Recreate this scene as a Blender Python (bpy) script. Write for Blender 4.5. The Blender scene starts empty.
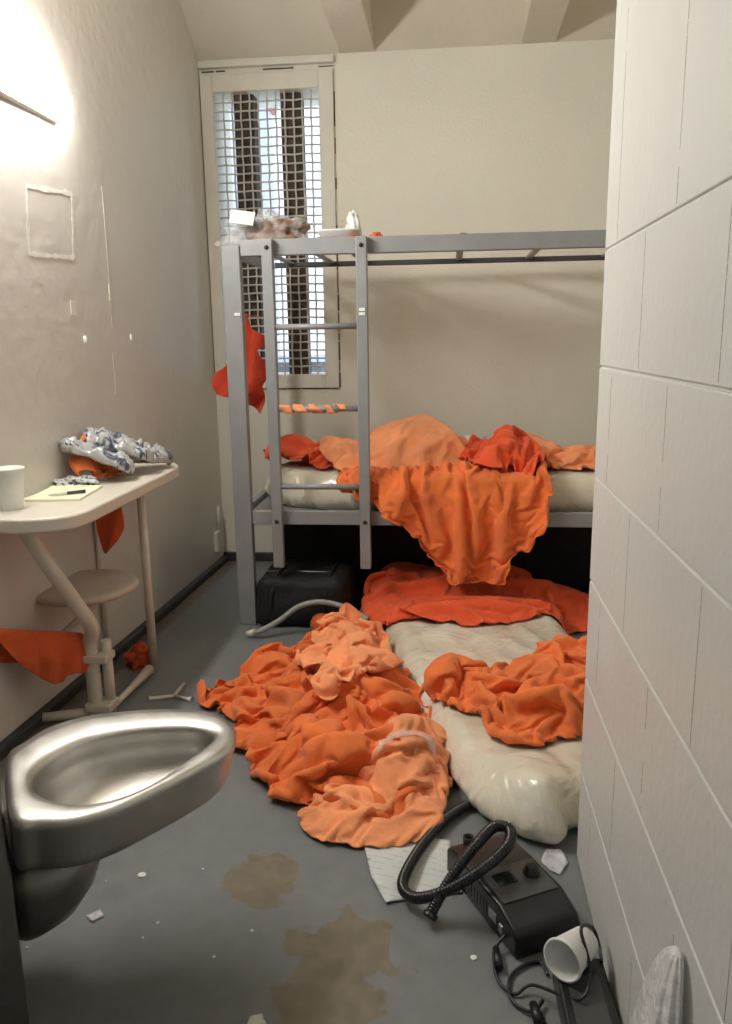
import bpy, bmesh, math, random
import numpy as np
from mathutils import Vector, Matrix, noise
from mathutils.geometry import delaunay_2d_cdt
sc = bpy.context.scene
COL = sc.collection

# ------------------------------------------------------------------ camera
FPX, CX, CY = 800.0, 366.0, 512.0
CAMZ = 1.22
_y = Vector(((451-CX)/FPX, -(338-CY)/FPX, -1)).normalized()      # world Y seen from the camera
_z = Vector((1, 0.0143, 0)).cross(_y).normalized()
if _z.y < 0: _z = -_z
_x = _y.cross(_z)
RM = Matrix((_x, _y, _z))
cd = bpy.data.cameras.new('camera'); cam = bpy.data.objects.new('camera', cd); COL.objects.link(cam)
cam.matrix_world = Matrix.Translation((0, 0, CAMZ)) @ RM.to_4x4()
cd.sensor_fit = 'VERTICAL'; cd.sensor_height = 24; cd.lens = FPX/1024*24; cd.clip_start = .02
sc.camera = cam
def _ray(px, py): return RM @ Vector(((px-CX)/FPX, -(py-CY)/FPX, -1))
def az(px, py, z=0.0):
    d = _ray(px, py); t = (z-CAMZ)/d.z; return Vector((0, 0, CAMZ))+d*t
def ax(px, py, x):
    d = _ray(px, py); t = x/d.x; return Vector((0, 0, CAMZ))+d*t
def ay(px, py, y):
    d = _ray(px, py); t = y/d.y; return Vector((0, 0, CAMZ))+d*t

# ------------------------------------------------------------------ materials
def new_mat(name):
    m = bpy.data.materials.new(name); m.use_nodes = True
    nt = m.node_tree; return m, nt, nt.nodes['Principled BSDF']
def ramp(nt, fac, a, b, ca, cb, interp='LINEAR'):
    r = nt.nodes.new('ShaderNodeValToRGB'); r.color_ramp.interpolation = interp
    r.color_ramp.elements[0].position = a; r.color_ramp.elements[1].position = b
    r.color_ramp.elements[0].color = (*ca, 1); r.color_ramp.elements[1].color = (*cb, 1)
    nt.links.new(fac, r.inputs[0]); return r.outputs[0]
def tex(nt, kind, scale, detail=3, coord='Object', vec=None, **k):
    t = nt.nodes.new('ShaderNodeTex'+kind); t.inputs['Scale'].default_value = scale
    if 'Detail' in t.inputs: t.inputs['Detail'].default_value = detail
    if vec is None:
        c = nt.nodes.new('ShaderNodeTexCoord'); vec = c.outputs[coord]
    nt.links.new(vec, t.inputs['Vector'])
    for a, b in k.items(): t.inputs[a].default_value = b
    return t
def mix(nt, fac, a, b, mode='MIX'):
    n = nt.nodes.new('ShaderNodeMix'); n.data_type = 'RGBA'; n.blend_type = mode
    for s, v in ((n.inputs[0], fac), (n.inputs[6], a), (n.inputs[7], b)):
        if isinstance(v, (int, float)): s.default_value = v
        elif isinstance(v, tuple): s.default_value = (*v, 1) if len(v) == 3 else v
        else: nt.links.new(v, s)
    return n.outputs[2]
def bump(nt, h, dist, strength=1.0, prev=None):
    b = nt.nodes.new('ShaderNodeBump'); b.inputs['Distance'].default_value = dist; b.inputs['Strength'].default_value = strength
    nt.links.new(h, b.inputs['Height'])
    if prev is not None: nt.links.new(prev, b.inputs['Normal'])
    return b.outputs[0]
def simple(name, col, rough=.5, metal=0.0, var=.08, vs=12, bmp=0, bs=60, spec=.5, **k):
    m, nt, p = new_mat(name)
    n = tex(nt, 'Noise', vs, 4)
    lo = tuple(c*(1-var) for c in col); hi = tuple(min(1, c*(1+var)) for c in col)
    nt.links.new(ramp(nt, n.outputs['Fac'], .3, .7, lo, hi), p.inputs['Base Color'])
    p.inputs['Roughness'].default_value = rough; p.inputs['Metallic'].default_value = metal
    p.inputs['Specular IOR Level'].default_value = spec
    for a, b in k.items(): p.inputs[a.replace('_', ' ')].default_value = b
    if bmp:
        t = tex(nt, 'Noise', bs, 3); nt.links.new(bump(nt, t.outputs['Fac'], bmp), p.inputs['Normal'])
    return m
def fabric(name, col):
    m, nt, p = new_mat(name)
    n = tex(nt, 'Noise', 7, 4)
    lo = tuple(c*.88 for c in col); hi = tuple(min(1, c*1.1) for c in col)
    nt.links.new(ramp(nt, n.outputs['Fac'], .35, .65, lo, hi), p.inputs['Base Color'])
    p.inputs['Roughness'].default_value = .92; p.inputs['Specular IOR Level'].default_value = .15
    p.inputs['Sheen Weight'].default_value = .15; p.inputs['Sheen Roughness'].default_value = .6
    a = tex(nt, 'Noise', 34, 5); b = tex(nt, 'Noise', 420, 2)
    nt.links.new(bump(nt, b.outputs['Fac'], .0012, .5, bump(nt, a.outputs['Fac'], .006, .6)), p.inputs['Normal'])
    return m
M = {}
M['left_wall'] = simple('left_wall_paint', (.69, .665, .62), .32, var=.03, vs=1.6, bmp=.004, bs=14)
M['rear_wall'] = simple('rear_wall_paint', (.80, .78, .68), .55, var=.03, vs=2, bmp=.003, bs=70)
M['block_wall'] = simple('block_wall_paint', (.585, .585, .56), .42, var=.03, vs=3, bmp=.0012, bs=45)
M['joint'] = simple('joint_paint', (.50, .48, .43), .5)
M['ceiling'] = simple('ceiling_paint', (.66, .62, .52), .7, var=.05, vs=3, bmp=.003, bs=30)
M['casing'] = simple('casing_paint', (.72, .70, .62), .4, var=.04, vs=8)
M['grille'] = simple('grille_paint', (.60, .60, .55), .45)
M['mullion'] = simple('mullion_rust', (.10, .075, .06), .9, var=.5, vs=26, bmp=.01, bs=40)
M['base'] = simple('baseboard_rubber', (.045, .045, .045), .5, var=.3, vs=20)
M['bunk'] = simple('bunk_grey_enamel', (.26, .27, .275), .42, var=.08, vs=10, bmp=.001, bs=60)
M['bunk_backlit'] = simple('bunk_enamel_backlit', (.045, .05, .055), .5)  # bunk enamel with backlit shade painted in, for rear posts and upper rail
M['bolt'] = simple('bolt_black', (.01, .01, .01), .4)
M['tie'] = simple('zip_tie_white', (.85, .85, .82), .4)
M['desk'] = simple('desk_enamel', (.72, .68, .59), .3, var=.04, vs=6, bmp=.001, bs=40)
M['pipe'] = simple('pipe_enamel', (.66, .62, .53), .33, var=.08, vs=12, bmp=.001, bs=40)
M['seat'] = simple('seat_enamel', (.55, .49, .41), .4, var=.06, vs=8)
M['orange'] = fabric('orange_cotton', (.76, .180, .045))
M['orange_red'] = fabric('red_orange_cotton', (.74, .098, .028))
M['peach'] = fabric('peach_blanket', (.88, .33, .145))
M['brick'] = fabric('brick_orange_cotton', (.60, .10, .025))
M['red_backlit'] = fabric('red_cotton_backlit', (.52, .052, .018))  # hanging shirt's red, darkened in the colour because the window backlights it
M['cup'] = simple('foam_cup', (.82, .82, .80), .6, var=.02, vs=30, bmp=.0006, bs=300)
M['paper'] = simple('paper_white', (.66, .68, .66), .8, var=.05, vs=9, bmp=.004, bs=10)
M['pad'] = simple('yellow_paper', (.80, .81, .60), .8, var=.04)
M['ink'] = simple('ink_dark', (.05, .055, .08), .5)
M['black'] = simple('black_plastic', (.014, .014, .016), .33, var=.2, vs=20, bmp=.0004, bs=300)
M['black_soft'] = simple('black_bag_nylon', (.006, .006, .007), .75, var=.4, vs=9, bmp=.008, bs=16)
M['dark_grey'] = simple('charcoal_plastic', (.065, .065, .067), .3)
M['hose'] = simple('black_hose', (.013, .013, .014), .28)
M['lcd'] = simple('lcd_glass', (.012, .014, .013), .12)
M['silver'] = simple('silver_metal', (.55, .55, .55), .3, 1.0)
M['grey_hose'] = simple('grey_hose', (.30, .31, .30), .45)
M['white_plastic'] = simple('white_plastic', (.70, .68, .62), .4)
M['amber'] = simple('amber_plastic', (.62, .13, .03), .35)
M['sink'] = simple('cabinet_steel', (.30, .29, .28), .38, 1.0, var=.15, vs=5)
M['chip'] = simple('paint_chip', (.75, .75, .72), .7)
M['bag_brown'] = simple('brown_paper', (.25, .15, .10), .8, var=.25, vs=30, bmp=.006, bs=30)

def steel():
    m, nt, p = new_mat('brushed_stainless')
    n = tex(nt, 'Noise', 18, 6); s = tex(nt, 'Noise', 160, 3)
    nt.links.new(ramp(nt, n.outputs['Fac'], .3, .7, (.50, .49, .46), (.60, .585, .56)), p.inputs['Base Color'])
    p.inputs['Metallic'].default_value = 1
    nt.links.new(ramp(nt, n.outputs['Fac'], .3, .75, (.34,)*3, (.46,)*3), p.inputs['Roughness'])
    nt.links.new(bump(nt, s.outputs['Fac'], .0006, .6), p.inputs['Normal'])
    return m
M['steel'] = steel()

def vinyl():
    m, nt, p = new_mat('clear_vinyl_mattress')
    n = tex(nt, 'Noise', 4, 5)
    nt.links.new(ramp(nt, n.outputs['Fac'], .35, .7, (.64, .59, .46), (.78, .76, .66)), p.inputs['Base Color'])
    p.inputs['Roughness'].default_value = .22; p.inputs['Coat Weight'].default_value = .5; p.inputs['Coat Roughness'].default_value = .12
    p.inputs['Subsurface Weight'].default_value = .15; p.inputs['Subsurface Scale'].default_value = .03
    w = tex(nt, 'Noise', 7, 2); w.inputs['Distortion'].default_value = 2.2
    q = tex(nt, 'Noise', 40, 3)
    nt.links.new(bump(nt, q.outputs['Fac'], .0006, .4, bump(nt, w.outputs['Fac'], .02, .5)), p.inputs['Normal'])
    return m
M['vinyl'] = vinyl()

def clear(name, col, alpha_white=.35):
    m, nt, p = new_mat(name)
    p.inputs['Base Color'].default_value = (*col, 1); p.inputs['Roughness'].default_value = .18
    n = tex(nt, 'Noise', 14, 5); n.inputs['Distortion'].default_value = 1.2
    nt.links.new(ramp(nt, n.outputs['Fac'], .38, .62, (alpha_white*.7,)*3, (min(1, alpha_white*1.5),)*3), p.inputs['Alpha'])
    p.inputs['Specular IOR Level'].default_value = .9
    q = tex(nt, 'Noise', 45, 4); nt.links.new(bump(nt, q.outputs['Fac'], .01, .8), p.inputs['Normal'])
    return m
M['clear'] = clear('clear_plastic_bag', (.80, .82, .82), .20)
M['milky'] = clear('milky_plastic_bag', (.9, .9, .9), .72)
M['milky'].node_tree.nodes['Color Ramp'].color_ramp.elements[0].color = (.62, .62, .62, 1); M['milky'].node_tree.nodes['Color Ramp'].color_ramp.elements[1].color = (.8, .8, .8, 1)
M['strip'] = clear('clear_strip', (.85, .84, .9), .5)

def printed_bag():
    m, nt, p = new_mat('printed_plastic_packet')
    c = nt.nodes.new('ShaderNodeTexCoord'); mp = nt.nodes.new('ShaderNodeMapping'); mp.inputs['Scale'].default_value = (1, 2.5, 1)
    nt.links.new(c.outputs['Object'], mp.inputs[0])
    n = tex(nt, 'Noise', 17, 2, vec=mp.outputs[0]); n.inputs['Distortion'].default_value = .5
    nt.links.new(ramp(nt, n.outputs['Fac'], .56, .60, (.50, .505, .51), (.09, .11, .17)), p.inputs['Base Color'])
    p.inputs['Roughness'].default_value = .2; p.inputs['Metallic'].default_value = .15
    q = tex(nt, 'Noise', 30, 3); nt.links.new(bump(nt, q.outputs['Fac'], .008, .7), p.inputs['Normal'])
    return m
M['packet'] = printed_bag()

def news():
    m, nt, p = new_mat('newsprint')
    n = tex(nt, 'Noise', 70, 2)
    nt.links.new(ramp(nt, n.outputs['Fac'], .52, .57, (.62, .62, .6), (.12, .12, .13)), p.inputs['Base Color']); p.inputs['Roughness'].default_value = .8
    return m
M['news'] = news()

STAINS = [  # blobs of brown residue on the floor: centre, radii
    (az(262, 882), .075, .105), (az(238, 880), .03, .04), (az(338, 955), .11, .12), (az(330, 1000), .10, .09), (az(372, 935), .05, .06)]
def floor_mat():
    m, nt, p = new_mat('grey_floor_paint')
    geo = nt.nodes.new('ShaderNodeNewGeometry'); pos = geo.outputs['Position']
    n1 = tex(nt, 'Noise', 1.3, 5, vec=pos); n2 = tex(nt, 'Noise', 22, 6, vec=pos)
    base = mix(nt, .35, ramp(nt, n1.outputs['Fac'], .35, .65, (.155, .168, .175), (.20, .212, .215)), ramp(nt, n2.outputs['Fac'], .3, .7, (.14, .15, .153), (.225, .232, .232)))
    # small pale specks of chipped paint
    v = tex(nt, 'Voronoi', 34, vec=pos); r = tex(nt, 'Noise', 9, 2, vec=pos)
    sp = nt.nodes.new('ShaderNodeMath'); sp.operation = 'LESS_THAN'; sp.inputs[1].default_value = .11; nt.links.new(v.outputs['Distance'], sp.inputs[0])
    gate = ramp(nt, r.outputs['Fac'], .56, .6, (0, 0, 0), (1, 1, 1))
    mm = nt.nodes.new('ShaderNodeMath'); mm.operation = 'MULTIPLY'; nt.links.new(sp.outputs[0], mm.inputs[0]); nt.links.new(gate, mm.inputs[1])
    col = mix(nt, mm.outputs[0], base, (.42, .42, .40))
    # brown stains: union of soft blobs cut by noise
    wn = tex(nt, 'Noise', 13, 5, vec=pos)
    total = None
    for c, rx, ry in STAINS:
        mp = nt.nodes.new('ShaderNodeMapping'); mp.vector_type = 'TEXTURE'
        mp.inputs['Location'].default_value = c; mp.inputs['Scale'].default_value = (rx, ry, 1)
        nt.links.new(pos, mp.inputs[0])
        ln = nt.nodes.new('ShaderNodeVectorMath'); ln.operation = 'LENGTH'; nt.links.new(mp.outputs[0], ln.inputs[0])
        if total is None: total = ln.outputs['Value']
        else:
            mn = nt.nodes.new('ShaderNodeMath'); mn.operation = 'SMOOTH_MIN'; mn.inputs[2].default_value = .3
            nt.links.new(total, mn.inputs[0]); nt.links.new(ln.outputs['Value'], mn.inputs[1]); total = mn.outputs[0]
    a = nt.nodes.new('ShaderNodeMath'); a.operation = 'MULTIPLY_ADD'; a.inputs[1].default_value = 2.2; nt.links.new(wn.outputs['Fac'], a.inputs[0]); nt.links.new(total, a.inputs[2])
    mask = ramp(nt, a.outputs[0], 0, 1, (1, 1, 1), (0, 0, 0))
    s = nt.nodes.new('ShaderNodeMapRange'); s.inputs[1].default_value = 2.02; s.inputs[2].default_value = 2.12; s.inputs[3].default_value = 1; s.inputs[4].default_value = 0
    nt.links.new(a.outputs[0], s.inputs[0])
    stc = ramp(nt, n2.outputs['Fac'], .3, .7, (.14, .115, .07), (.21, .17, .11))
    fm = nt.nodes.new('ShaderNodeMath'); fm.operation = 'MULTIPLY'; fm.inputs[1].default_value = .85; nt.links.new(s.outputs[0], fm.inputs[0])
    col = mix(nt, fm.outputs[0], col, stc)
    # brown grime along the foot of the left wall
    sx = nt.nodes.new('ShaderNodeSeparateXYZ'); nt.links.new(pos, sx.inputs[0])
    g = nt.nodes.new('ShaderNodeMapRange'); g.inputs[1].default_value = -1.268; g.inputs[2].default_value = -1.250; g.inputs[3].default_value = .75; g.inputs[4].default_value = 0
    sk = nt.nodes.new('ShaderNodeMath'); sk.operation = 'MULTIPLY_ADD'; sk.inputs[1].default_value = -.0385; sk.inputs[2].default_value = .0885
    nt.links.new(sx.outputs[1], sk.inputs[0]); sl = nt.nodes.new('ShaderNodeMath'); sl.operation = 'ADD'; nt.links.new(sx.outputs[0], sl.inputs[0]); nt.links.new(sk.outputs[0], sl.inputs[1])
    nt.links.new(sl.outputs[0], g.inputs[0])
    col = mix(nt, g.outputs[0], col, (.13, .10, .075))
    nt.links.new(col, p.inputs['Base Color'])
    nt.links.new(ramp(nt, n2.outputs['Fac'], .3, .7, (.34,)*3, (.5,)*3), p.inputs['Roughness'])
    nt.links.new(bump(nt, n2.outputs['Fac'], .002, .5), p.inputs['Normal'])
    return m
M['floor'] = floor_mat()

def emis(name, col, s):
    m, nt, p = new_mat(name); p.inputs['Base Color'].default_value = (*col, 1)
    p.inputs['Emission Color'].default_value = (*col, 1); p.inputs['Emission Strength'].default_value = s; return m
M['lamp'] = emis('lamp_diffuser', (1.0, .965, .91), 66)
M['glass'] = clear('window_glass', (.8, .85, .9), .08)

# ------------------------------------------------------------------ mesh helpers
class MB:
    def __init__(s): s.v = []; s.f = []; s.sm = []
    def add(s, v, f, smooth=False):
        n = len(s.v); s.v += [tuple(p) for p in v]; s.f += [tuple(i+n for i in q) for q in f]; s.sm += [smooth]*len(f); return s
    def box(s, x0, x1, y0, y1, z0, z1, R=None):
        v = [Vector((x, y, z)) for x in (x0, x1) for y in (y0, y1) for z in (z0, z1)]
        if R is not None: v = [R @ p for p in v]
        return s.add(v, [(0, 1, 3, 2), (4, 6, 7, 5), (0, 4, 5, 1), (2, 3, 7, 6), (0, 2, 6, 4), (1, 5, 7, 3)])
    def tube(s, pts, r, seg=14, cap=True):
        pts = [Vector(p) for p in pts]; n = len(pts); rs = r if isinstance(r, (list, tuple)) else [r]*n
        v = []; up = None
        for i, p in enumerate(pts):
            t = (pts[min(i+1, n-1)]-pts[max(i-1, 0)]).normalized()
            if up is None:
                up = Vector((0, 0, 1)) if abs(t.z) < .9 else Vector((1, 0, 0))
            a = (up-t*up.dot(t)).normalized(); b = t.cross(a); up = a
            for k in range(seg):
                q = 2*math.pi*k/seg; v.append(p+(a*math.cos(q)+b*math.sin(q))*rs[i])
        f = [(i*seg+k, i*seg+(k+1) % seg, (i+1)*seg+(k+1) % seg, (i+1)*seg+k) for i in range(n-1) for k in range(seg)]
        s.add(v, f, True)
        if cap:
            o = len(s.v)-len(v)
            s.f += [tuple(o+k for k in reversed(range(seg))), tuple(o+(n-1)*seg+k for k in range(seg))]; s.sm += [False, False]
        return s
    def lathe(s, prof, o=(0, 0, 0), axis=(0, 0, 1), seg=32, close=False):
        ax_ = Vector(axis).normalized(); t = Vector((1, 0, 0)) if abs(ax_.x) < .8 else Vector((0, 1, 0))
        a = (t-ax_*t.dot(ax_)).normalized(); b = ax_.cross(a); o = Vector(o); v = []
        for r, h in prof:
            for k in range(seg):
                q = 2*math.pi*k/seg; v.append(o+ax_*h+(a*math.cos(q)+b*math.sin(q))*r)
        n = len(prof); f = [(i*seg+k, i*seg+(k+1) % seg, (i+1)*seg+(k+1) % seg, (i+1)*seg+k) for i in range(n-1) for k in range(seg)]
        return s.add(v, f, True)
    def prism(s, poly, z0, z1):
        n = len(poly); v = [(p[0], p[1], z0) for p in poly]+[(p[0], p[1], z1) for p in poly]
        return s.add(v, [tuple(reversed(range(n))), tuple(range(n, 2*n))]+[(i, (i+1) % n, n+(i+1) % n, n+i) for i in range(n)])
    def loft(s, rings, cap0=False, cap1=False, smooth=True):
        n = len(rings[0]); v = [p for r in rings for p in r]
        f = [(i*n+k, i*n+(k+1) % n, (i+1)*n+(k+1) % n, (i+1)*n+k) for i in range(len(rings)-1) for k in range(n)]
        s.add(v, f, smooth); o = len(s.v)-len(v)
        if cap0: s.f.append(tuple(o+k for k in reversed(range(n)))); s.sm.append(smooth)
        if cap1: s.f.append(tuple(o+(len(rings)-1)*n+k for k in range(n))); s.sm.append(smooth)
        return s
    def build(s, name, mat, parent=None, bevel=0, seg=2, sub=0, recalc=True):
        me = bpy.data.meshes.new(name); me.from_pydata(s.v, [], s.f)
        for p, q in zip(me.polygons, s.sm): p.use_smooth = q
        if recalc:
            bm = bmesh.new(); bm.from_mesh(me); bmesh.ops.recalc_face_normals(bm, faces=bm.faces); bm.to_mesh(me); bm.free()
        me.materials.append(M[mat] if isinstance(mat, str) else mat)
        o = bpy.data.objects.new(name, me); COL.objects.link(o)
        if parent is not None:
            o.parent = parent
            o.matrix_parent_inverse = Matrix.Translation(-Vector(parent.location)) if parent.parent is None and parent.type == 'EMPTY' else Matrix()
        if bevel:
            b = o.modifiers.new('bevel', 'BEVEL'); b.width = bevel; b.segments = seg; b.limit_method = 'ANGLE'; b.angle_limit = .6
            b.harden_normals = True
            for p in me.polygons: p.use_smooth = True
        if sub:
            o.modifiers.new('subdivision', 'SUBSURF').render_levels = sub
        return o
def catmull(P, n=8, closed=False):
    P = [Vector(p) for p in P]; out = []; N = len(P)
    for i in range(N if closed else N-1):
        g = (lambda k: P[k % N]) if closed else (lambda k: P[min(max(k, 0), N-1)])
        a, b, c, d = g(i-1), g(i), g(i+1), g(i+2)
        for k in range(n):
            t = k/n; out.append(.5*((2*b)+(c-a)*t+(2*a-5*b+4*c-d)*t*t+(3*b-a-3*c+d)*t**3))
    if not closed: out.append(P[-1])
    return out
def thing(name, label, cat, loc=(0, 0, 0), group=None):
    o = bpy.data.objects.new(name, None); COL.objects.link(o); o.location = loc; o.empty_display_size = .1
    o['label'] = label; o['category'] = cat
    if group: o['group'] = group
    return o
def tag(o, label, cat, group=None):
    o['label'] = label; o['category'] = cat
    if group: o['group'] = group
    return o
def struct(o): o['kind'] = 'structure'; return o

# ------------------------------------------------------------------ cloth
def inside(p, poly):
    x, y = p[0], p[1]; c = False; n = len(poly)
    for i in range(n):
        x1, y1 = poly[i][0], poly[i][1]; x2, y2 = poly[(i+1) % n][0], poly[(i+1) % n][1]
        if (y1 > y) != (y2 > y) and x < (x2-x1)*(y-y1)/(y2-y1)+x1: c = not c
    return c
def chaikin(poly, it=2):
    for _ in range(it):
        q = []
        for i in range(len(poly)):
            a = Vector(poly[i][:2]); b = Vector(poly[(i+1) % len(poly)][:2]); q += [a.lerp(b, .25), a.lerp(b, .75)]
        poly = q
    return [tuple(p) for p in poly]
def sheet(poly, s, seed=1):
    R = random.Random(seed); B = []
    for i in range(len(poly)):
        a = Vector(poly[i][:2]); b = Vector(poly[(i+1) % len(poly)][:2]); n = max(1, round((b-a).length/s))
        B += [a.lerp(b, k/n) for k in range(n)]
    nb = len(B); ba = np.array([(b.x, b.y) for b in B]); pts = list(B)
    x0, y0 = ba.min(0); x1, y1 = ba.max(0); y = y0; r = 0
    while y < y1:
        x = x0+(s/2 if r % 2 else 0)
        while x < x1:
            p = (x+R.uniform(-.15, .15)*s, y+R.uniform(-.15, .15)*s)
            if inside(p, poly) and ((ba-np.array(p))**2).sum(1).min() > (.55*s)**2: pts.append(Vector(p))
            x += s
        y += s*.866; r += 1
    v, e, f, _, _, _ = delaunay_2d_cdt(pts, [(i, (i+1) % nb) for i in range(nb)], [], 0, 1e-6)
    F = [tuple(t) for t in f if inside((sum(v[i].x for i in t)/3, sum(v[i].y for i in t)/3), poly)]
    return [Vector((p.x, p.y)) for p in v], F, nb
def collider(mb_or_me, fr=20, thick=.004):
    me = mb_or_me
    if isinstance(mb_or_me, MB):
        me = bpy.data.meshes.new('tmp'); me.from_pydata(mb_or_me.v, [], mb_or_me.f)
    o = bpy.data.objects.new('tmp_collider', me); COL.objects.link(o)
    o.modifiers.new('c', 'COLLISION'); o.collision.thickness_outer = thick; o.collision.cloth_friction = fr
    return o
def heightfield(x0, x1, y0, y1, fn, s=.025):
    nx = int((x1-x0)/s)+1; ny = int((y1-y0)/s)+1
    v = [(x0+i*s, y0+j*s, fn(x0+i*s, y0+j*s)) for j in range(ny) for i in range(nx)]
    f = [(j*nx+i, j*nx+i+1, (j+1)*nx+i+1, (j+1)*nx+i) for j in range(ny-1) for i in range(nx-1)]
    return MB().add(v, f)
def sim(key, rest, target, faces, pins, colliders, frames=50, move=30, quality=5, bend=.5, selfd=.006, gravity=1.0, fric=8, mass=.3, damp=2):
    me = bpy.data.meshes.new('tmp_cloth'); me.from_pydata(rest, [], faces); o = bpy.data.objects.new('tmp_cloth', me); COL.objects.link(o)
    cols = [collider(c) for c in colliders]
    o.shape_key_add(name='Basis'); k = o.shape_key_add(name='t')
    k.data.foreach_set('co', [c for p in target for c in p])
    k.value = 0; k.keyframe_insert('value', frame=1); k.value = 1; k.keyframe_insert('value', frame=move)
    g = o.vertex_groups.new(name='p')
    for i, w in pins.items(): g.add([i], w, 'REPLACE')
    m = o.modifiers.new('c', 'CLOTH'); s = m.settings; s.quality = quality; s.mass = mass
    s.tension_stiffness = 10; s.compression_stiffness = 10; s.shear_stiffness = 4; s.bending_stiffness = bend
    s.air_damping = damp; s.vertex_group_mass = 'p'; s.pin_stiffness = 1; s.effector_weights.gravity = gravity
    c = m.collision_settings; c.use_collision = True; c.distance_min = .004; c.use_self_collision = True
    c.self_distance_min = selfd; c.collision_quality = 3; c.friction = fric; c.self_friction = 5
    m.point_cache.frame_start = 1; m.point_cache.frame_end = frames
    sc.frame_start = 1; sc.frame_end = frames
    for fr in range(1, frames+1): sc.frame_set(fr)
    dg = bpy.context.evaluated_depsgraph_get()
    res = [v.co.copy() for v in o.evaluated_get(dg).to_mesh().vertices]
    for q in [o]+cols: bpy.data.objects.remove(q)
    sc.frame_set(1)
    return res
def cloth_obj(name, verts, faces, mat, thick=.004, parent=None, sub=1, base=True):
    o = MB().add(verts, faces, True).build(name, mat, parent)
    s = o.modifiers.new('thickness', 'SOLIDIFY'); s.thickness = thick; s.offset = 0
    if sub: o.modifiers.new('subdivision', 'SUBSURF').render_levels = sub
    return o
def trim(V, F, bad):
    F2 = [f for f in F if not any(bad(V[i]) for i in f)]; used = sorted({i for f in F2 for i in f}); m = {o: n for n, o in enumerate(used)}
    return [V[i] for i in used], [tuple(m[i] for i in f) for f in F2]
def bunch(key, poly, ground, colliders, S=1.5, sp=.014, seed=1, lift=.07, pinfrac=.12, inner=10, frames=52, move=34, bend=.6, wob=.05, wf=8, aniso=None, clipz=0, **k):
    """A cloth laid over the outline poly (world XY) and gathered from S times its size: real buckled folds."""
    R = random.Random(seed); V, F, nb = sheet(chaikin(poly, 2), sp, seed)
    cx = sum(v.x for v in V)/len(V); cy = sum(v.y for v in V)/len(V)
    sx, sy = (S, S) if aniso is None else aniso
    rest = [Vector((cx+(v.x-cx)*sx, cy+(v.y-cy)*sy, max(ground(v.x, v.y), 0)+lift+wob*noise.noise((v.x*wf, v.y*wf, seed*3.7)))) for v in V]
    targ = [Vector((v.x, v.y, ground(v.x, v.y)+.008)) for v in V]
    pins = {i: 1.0 for i in range(nb) if R.random() < pinfrac}
    for _ in range(inner):
        c = V[R.randrange(nb, len(V))]; h = R.uniform(.0, .05)
        d = Vector((R.uniform(-.04, .04), R.uniform(-.04, .04)))
        for i in range(nb, len(V)):
            if (V[i]-c).length < sp*1.1:
                pins[i] = 1.0; targ[i] = Vector((V[i].x+d.x, V[i].y+d.y, ground(c.x, c.y)+.01+h))
    return sim(key, rest, targ, F, pins, colliders, frames=frames, move=move, bend=bend, **k), F

def cushion(poly, T, r, sp, wr=.006, wf=6, seed=2, bulge=None, base=0.0):
    """closed pillow-like body over an outline; returns MB and a height function"""
    poly = chaikin(poly, 3); V, F, nb = sheet(poly, sp, seed)
    segs = np.array([(V[i].x, V[i].y) for i in range(nb)])
    def h(x, y):
        if not inside((x, y), poly): return 0
        d = math.sqrt(((segs-np.array((x, y)))**2).sum(1).min()); t = min(d/r, 1)
        z = T*math.sqrt(max(0, 1-(1-t)**2))
        if bulge: z += bulge(x, y)*min(1, t*1.5)
        w = noise.noise((x*wf, y*wf*.5, seed)); w2 = abs(noise.noise((x*wf*1.8+3, y*wf*.9, seed+5)))
        return z+wr*(w*.8-w2*1.6)*min(1, t*2)*2
    mb = MB(); top = [Vector((v.x, v.y, base+T*.42 if i < nb else base+max(T*.42, T*.3+h(v.x, v.y)*.7))) for i, v in enumerate(V)]
    top = []
    for i, v in enumerate(V):
        z = h(v.x, v.y) if i >= nb else 0
        top.append(Vector((v.x, v.y, base+max(z, T*.35) if i >= nb else base+T*.35)))
    bot = []
    for i, v in enumerate(V):
        if i < nb: bot.append(top[i])
        else:
            d = math.sqrt(((segs-np.array((v.x, v.y)))**2).sum(1).min()); t = min(d/(r*.6), 1)
            bot.append(Vector((v.x, v.y, base+T*.35*(1-math.sqrt(max(0, 1-(1-t)**2))))))
    n = len(V); v = top+[bot[i] for i in range(nb, n)]
    idx = lambda i: i if i < nb else n+i-nb
    mb.add(v, F, True); mb.f += [tuple(idx(i) for i in reversed(t)) for t in F]; mb.sm += [True]*len(F)
    H = lambda x, y: base+max(h(x, y), T*.35) if inside((x, y), poly) else 0.0
    return mb, H

# ------------------------------------------------------------------ room
XL, YR, ZC, XP, YP = -1.35, 4.3, 2.6, .31, 1.745
XR = 1.25
struct(MB().box(XL-.2, XR+.2, -1.2, YR+.3, -.12, 0).build('floor', 'floor'))
def XW(y): return -1.272-(4.32-y)*.0385          # face of the left wall, which runs slightly askew
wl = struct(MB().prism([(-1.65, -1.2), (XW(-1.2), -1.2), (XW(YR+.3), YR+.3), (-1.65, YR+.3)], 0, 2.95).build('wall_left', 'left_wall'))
# rear wall with the window opening
WX0, WX1, WZ0, WZ1 = -1.205, -.665, 1.04, 2.445
mb = MB(); Y0, Y1 = YR, YR+.3
mb.box(XL, WX0, Y0, Y1, 0, 2.95).box(WX1, XR, Y0, Y1, 0, 2.95).box(WX0, WX1, Y0, Y1, 0, WZ0).box(WX0, WX1, Y0, Y1, WZ1, 2.95)
struct(mb.build('wall_rear', 'rear_wall'))
struct(MB().box(XR, XR+.15, YP, YR+.3, 0, 2.95).build('wall_right', 'rear_wall'))
struct(MB().box(XL, XR, -1.3, -1.15, 0, 2.95).build('wall_back', 'left_wall'))
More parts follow.
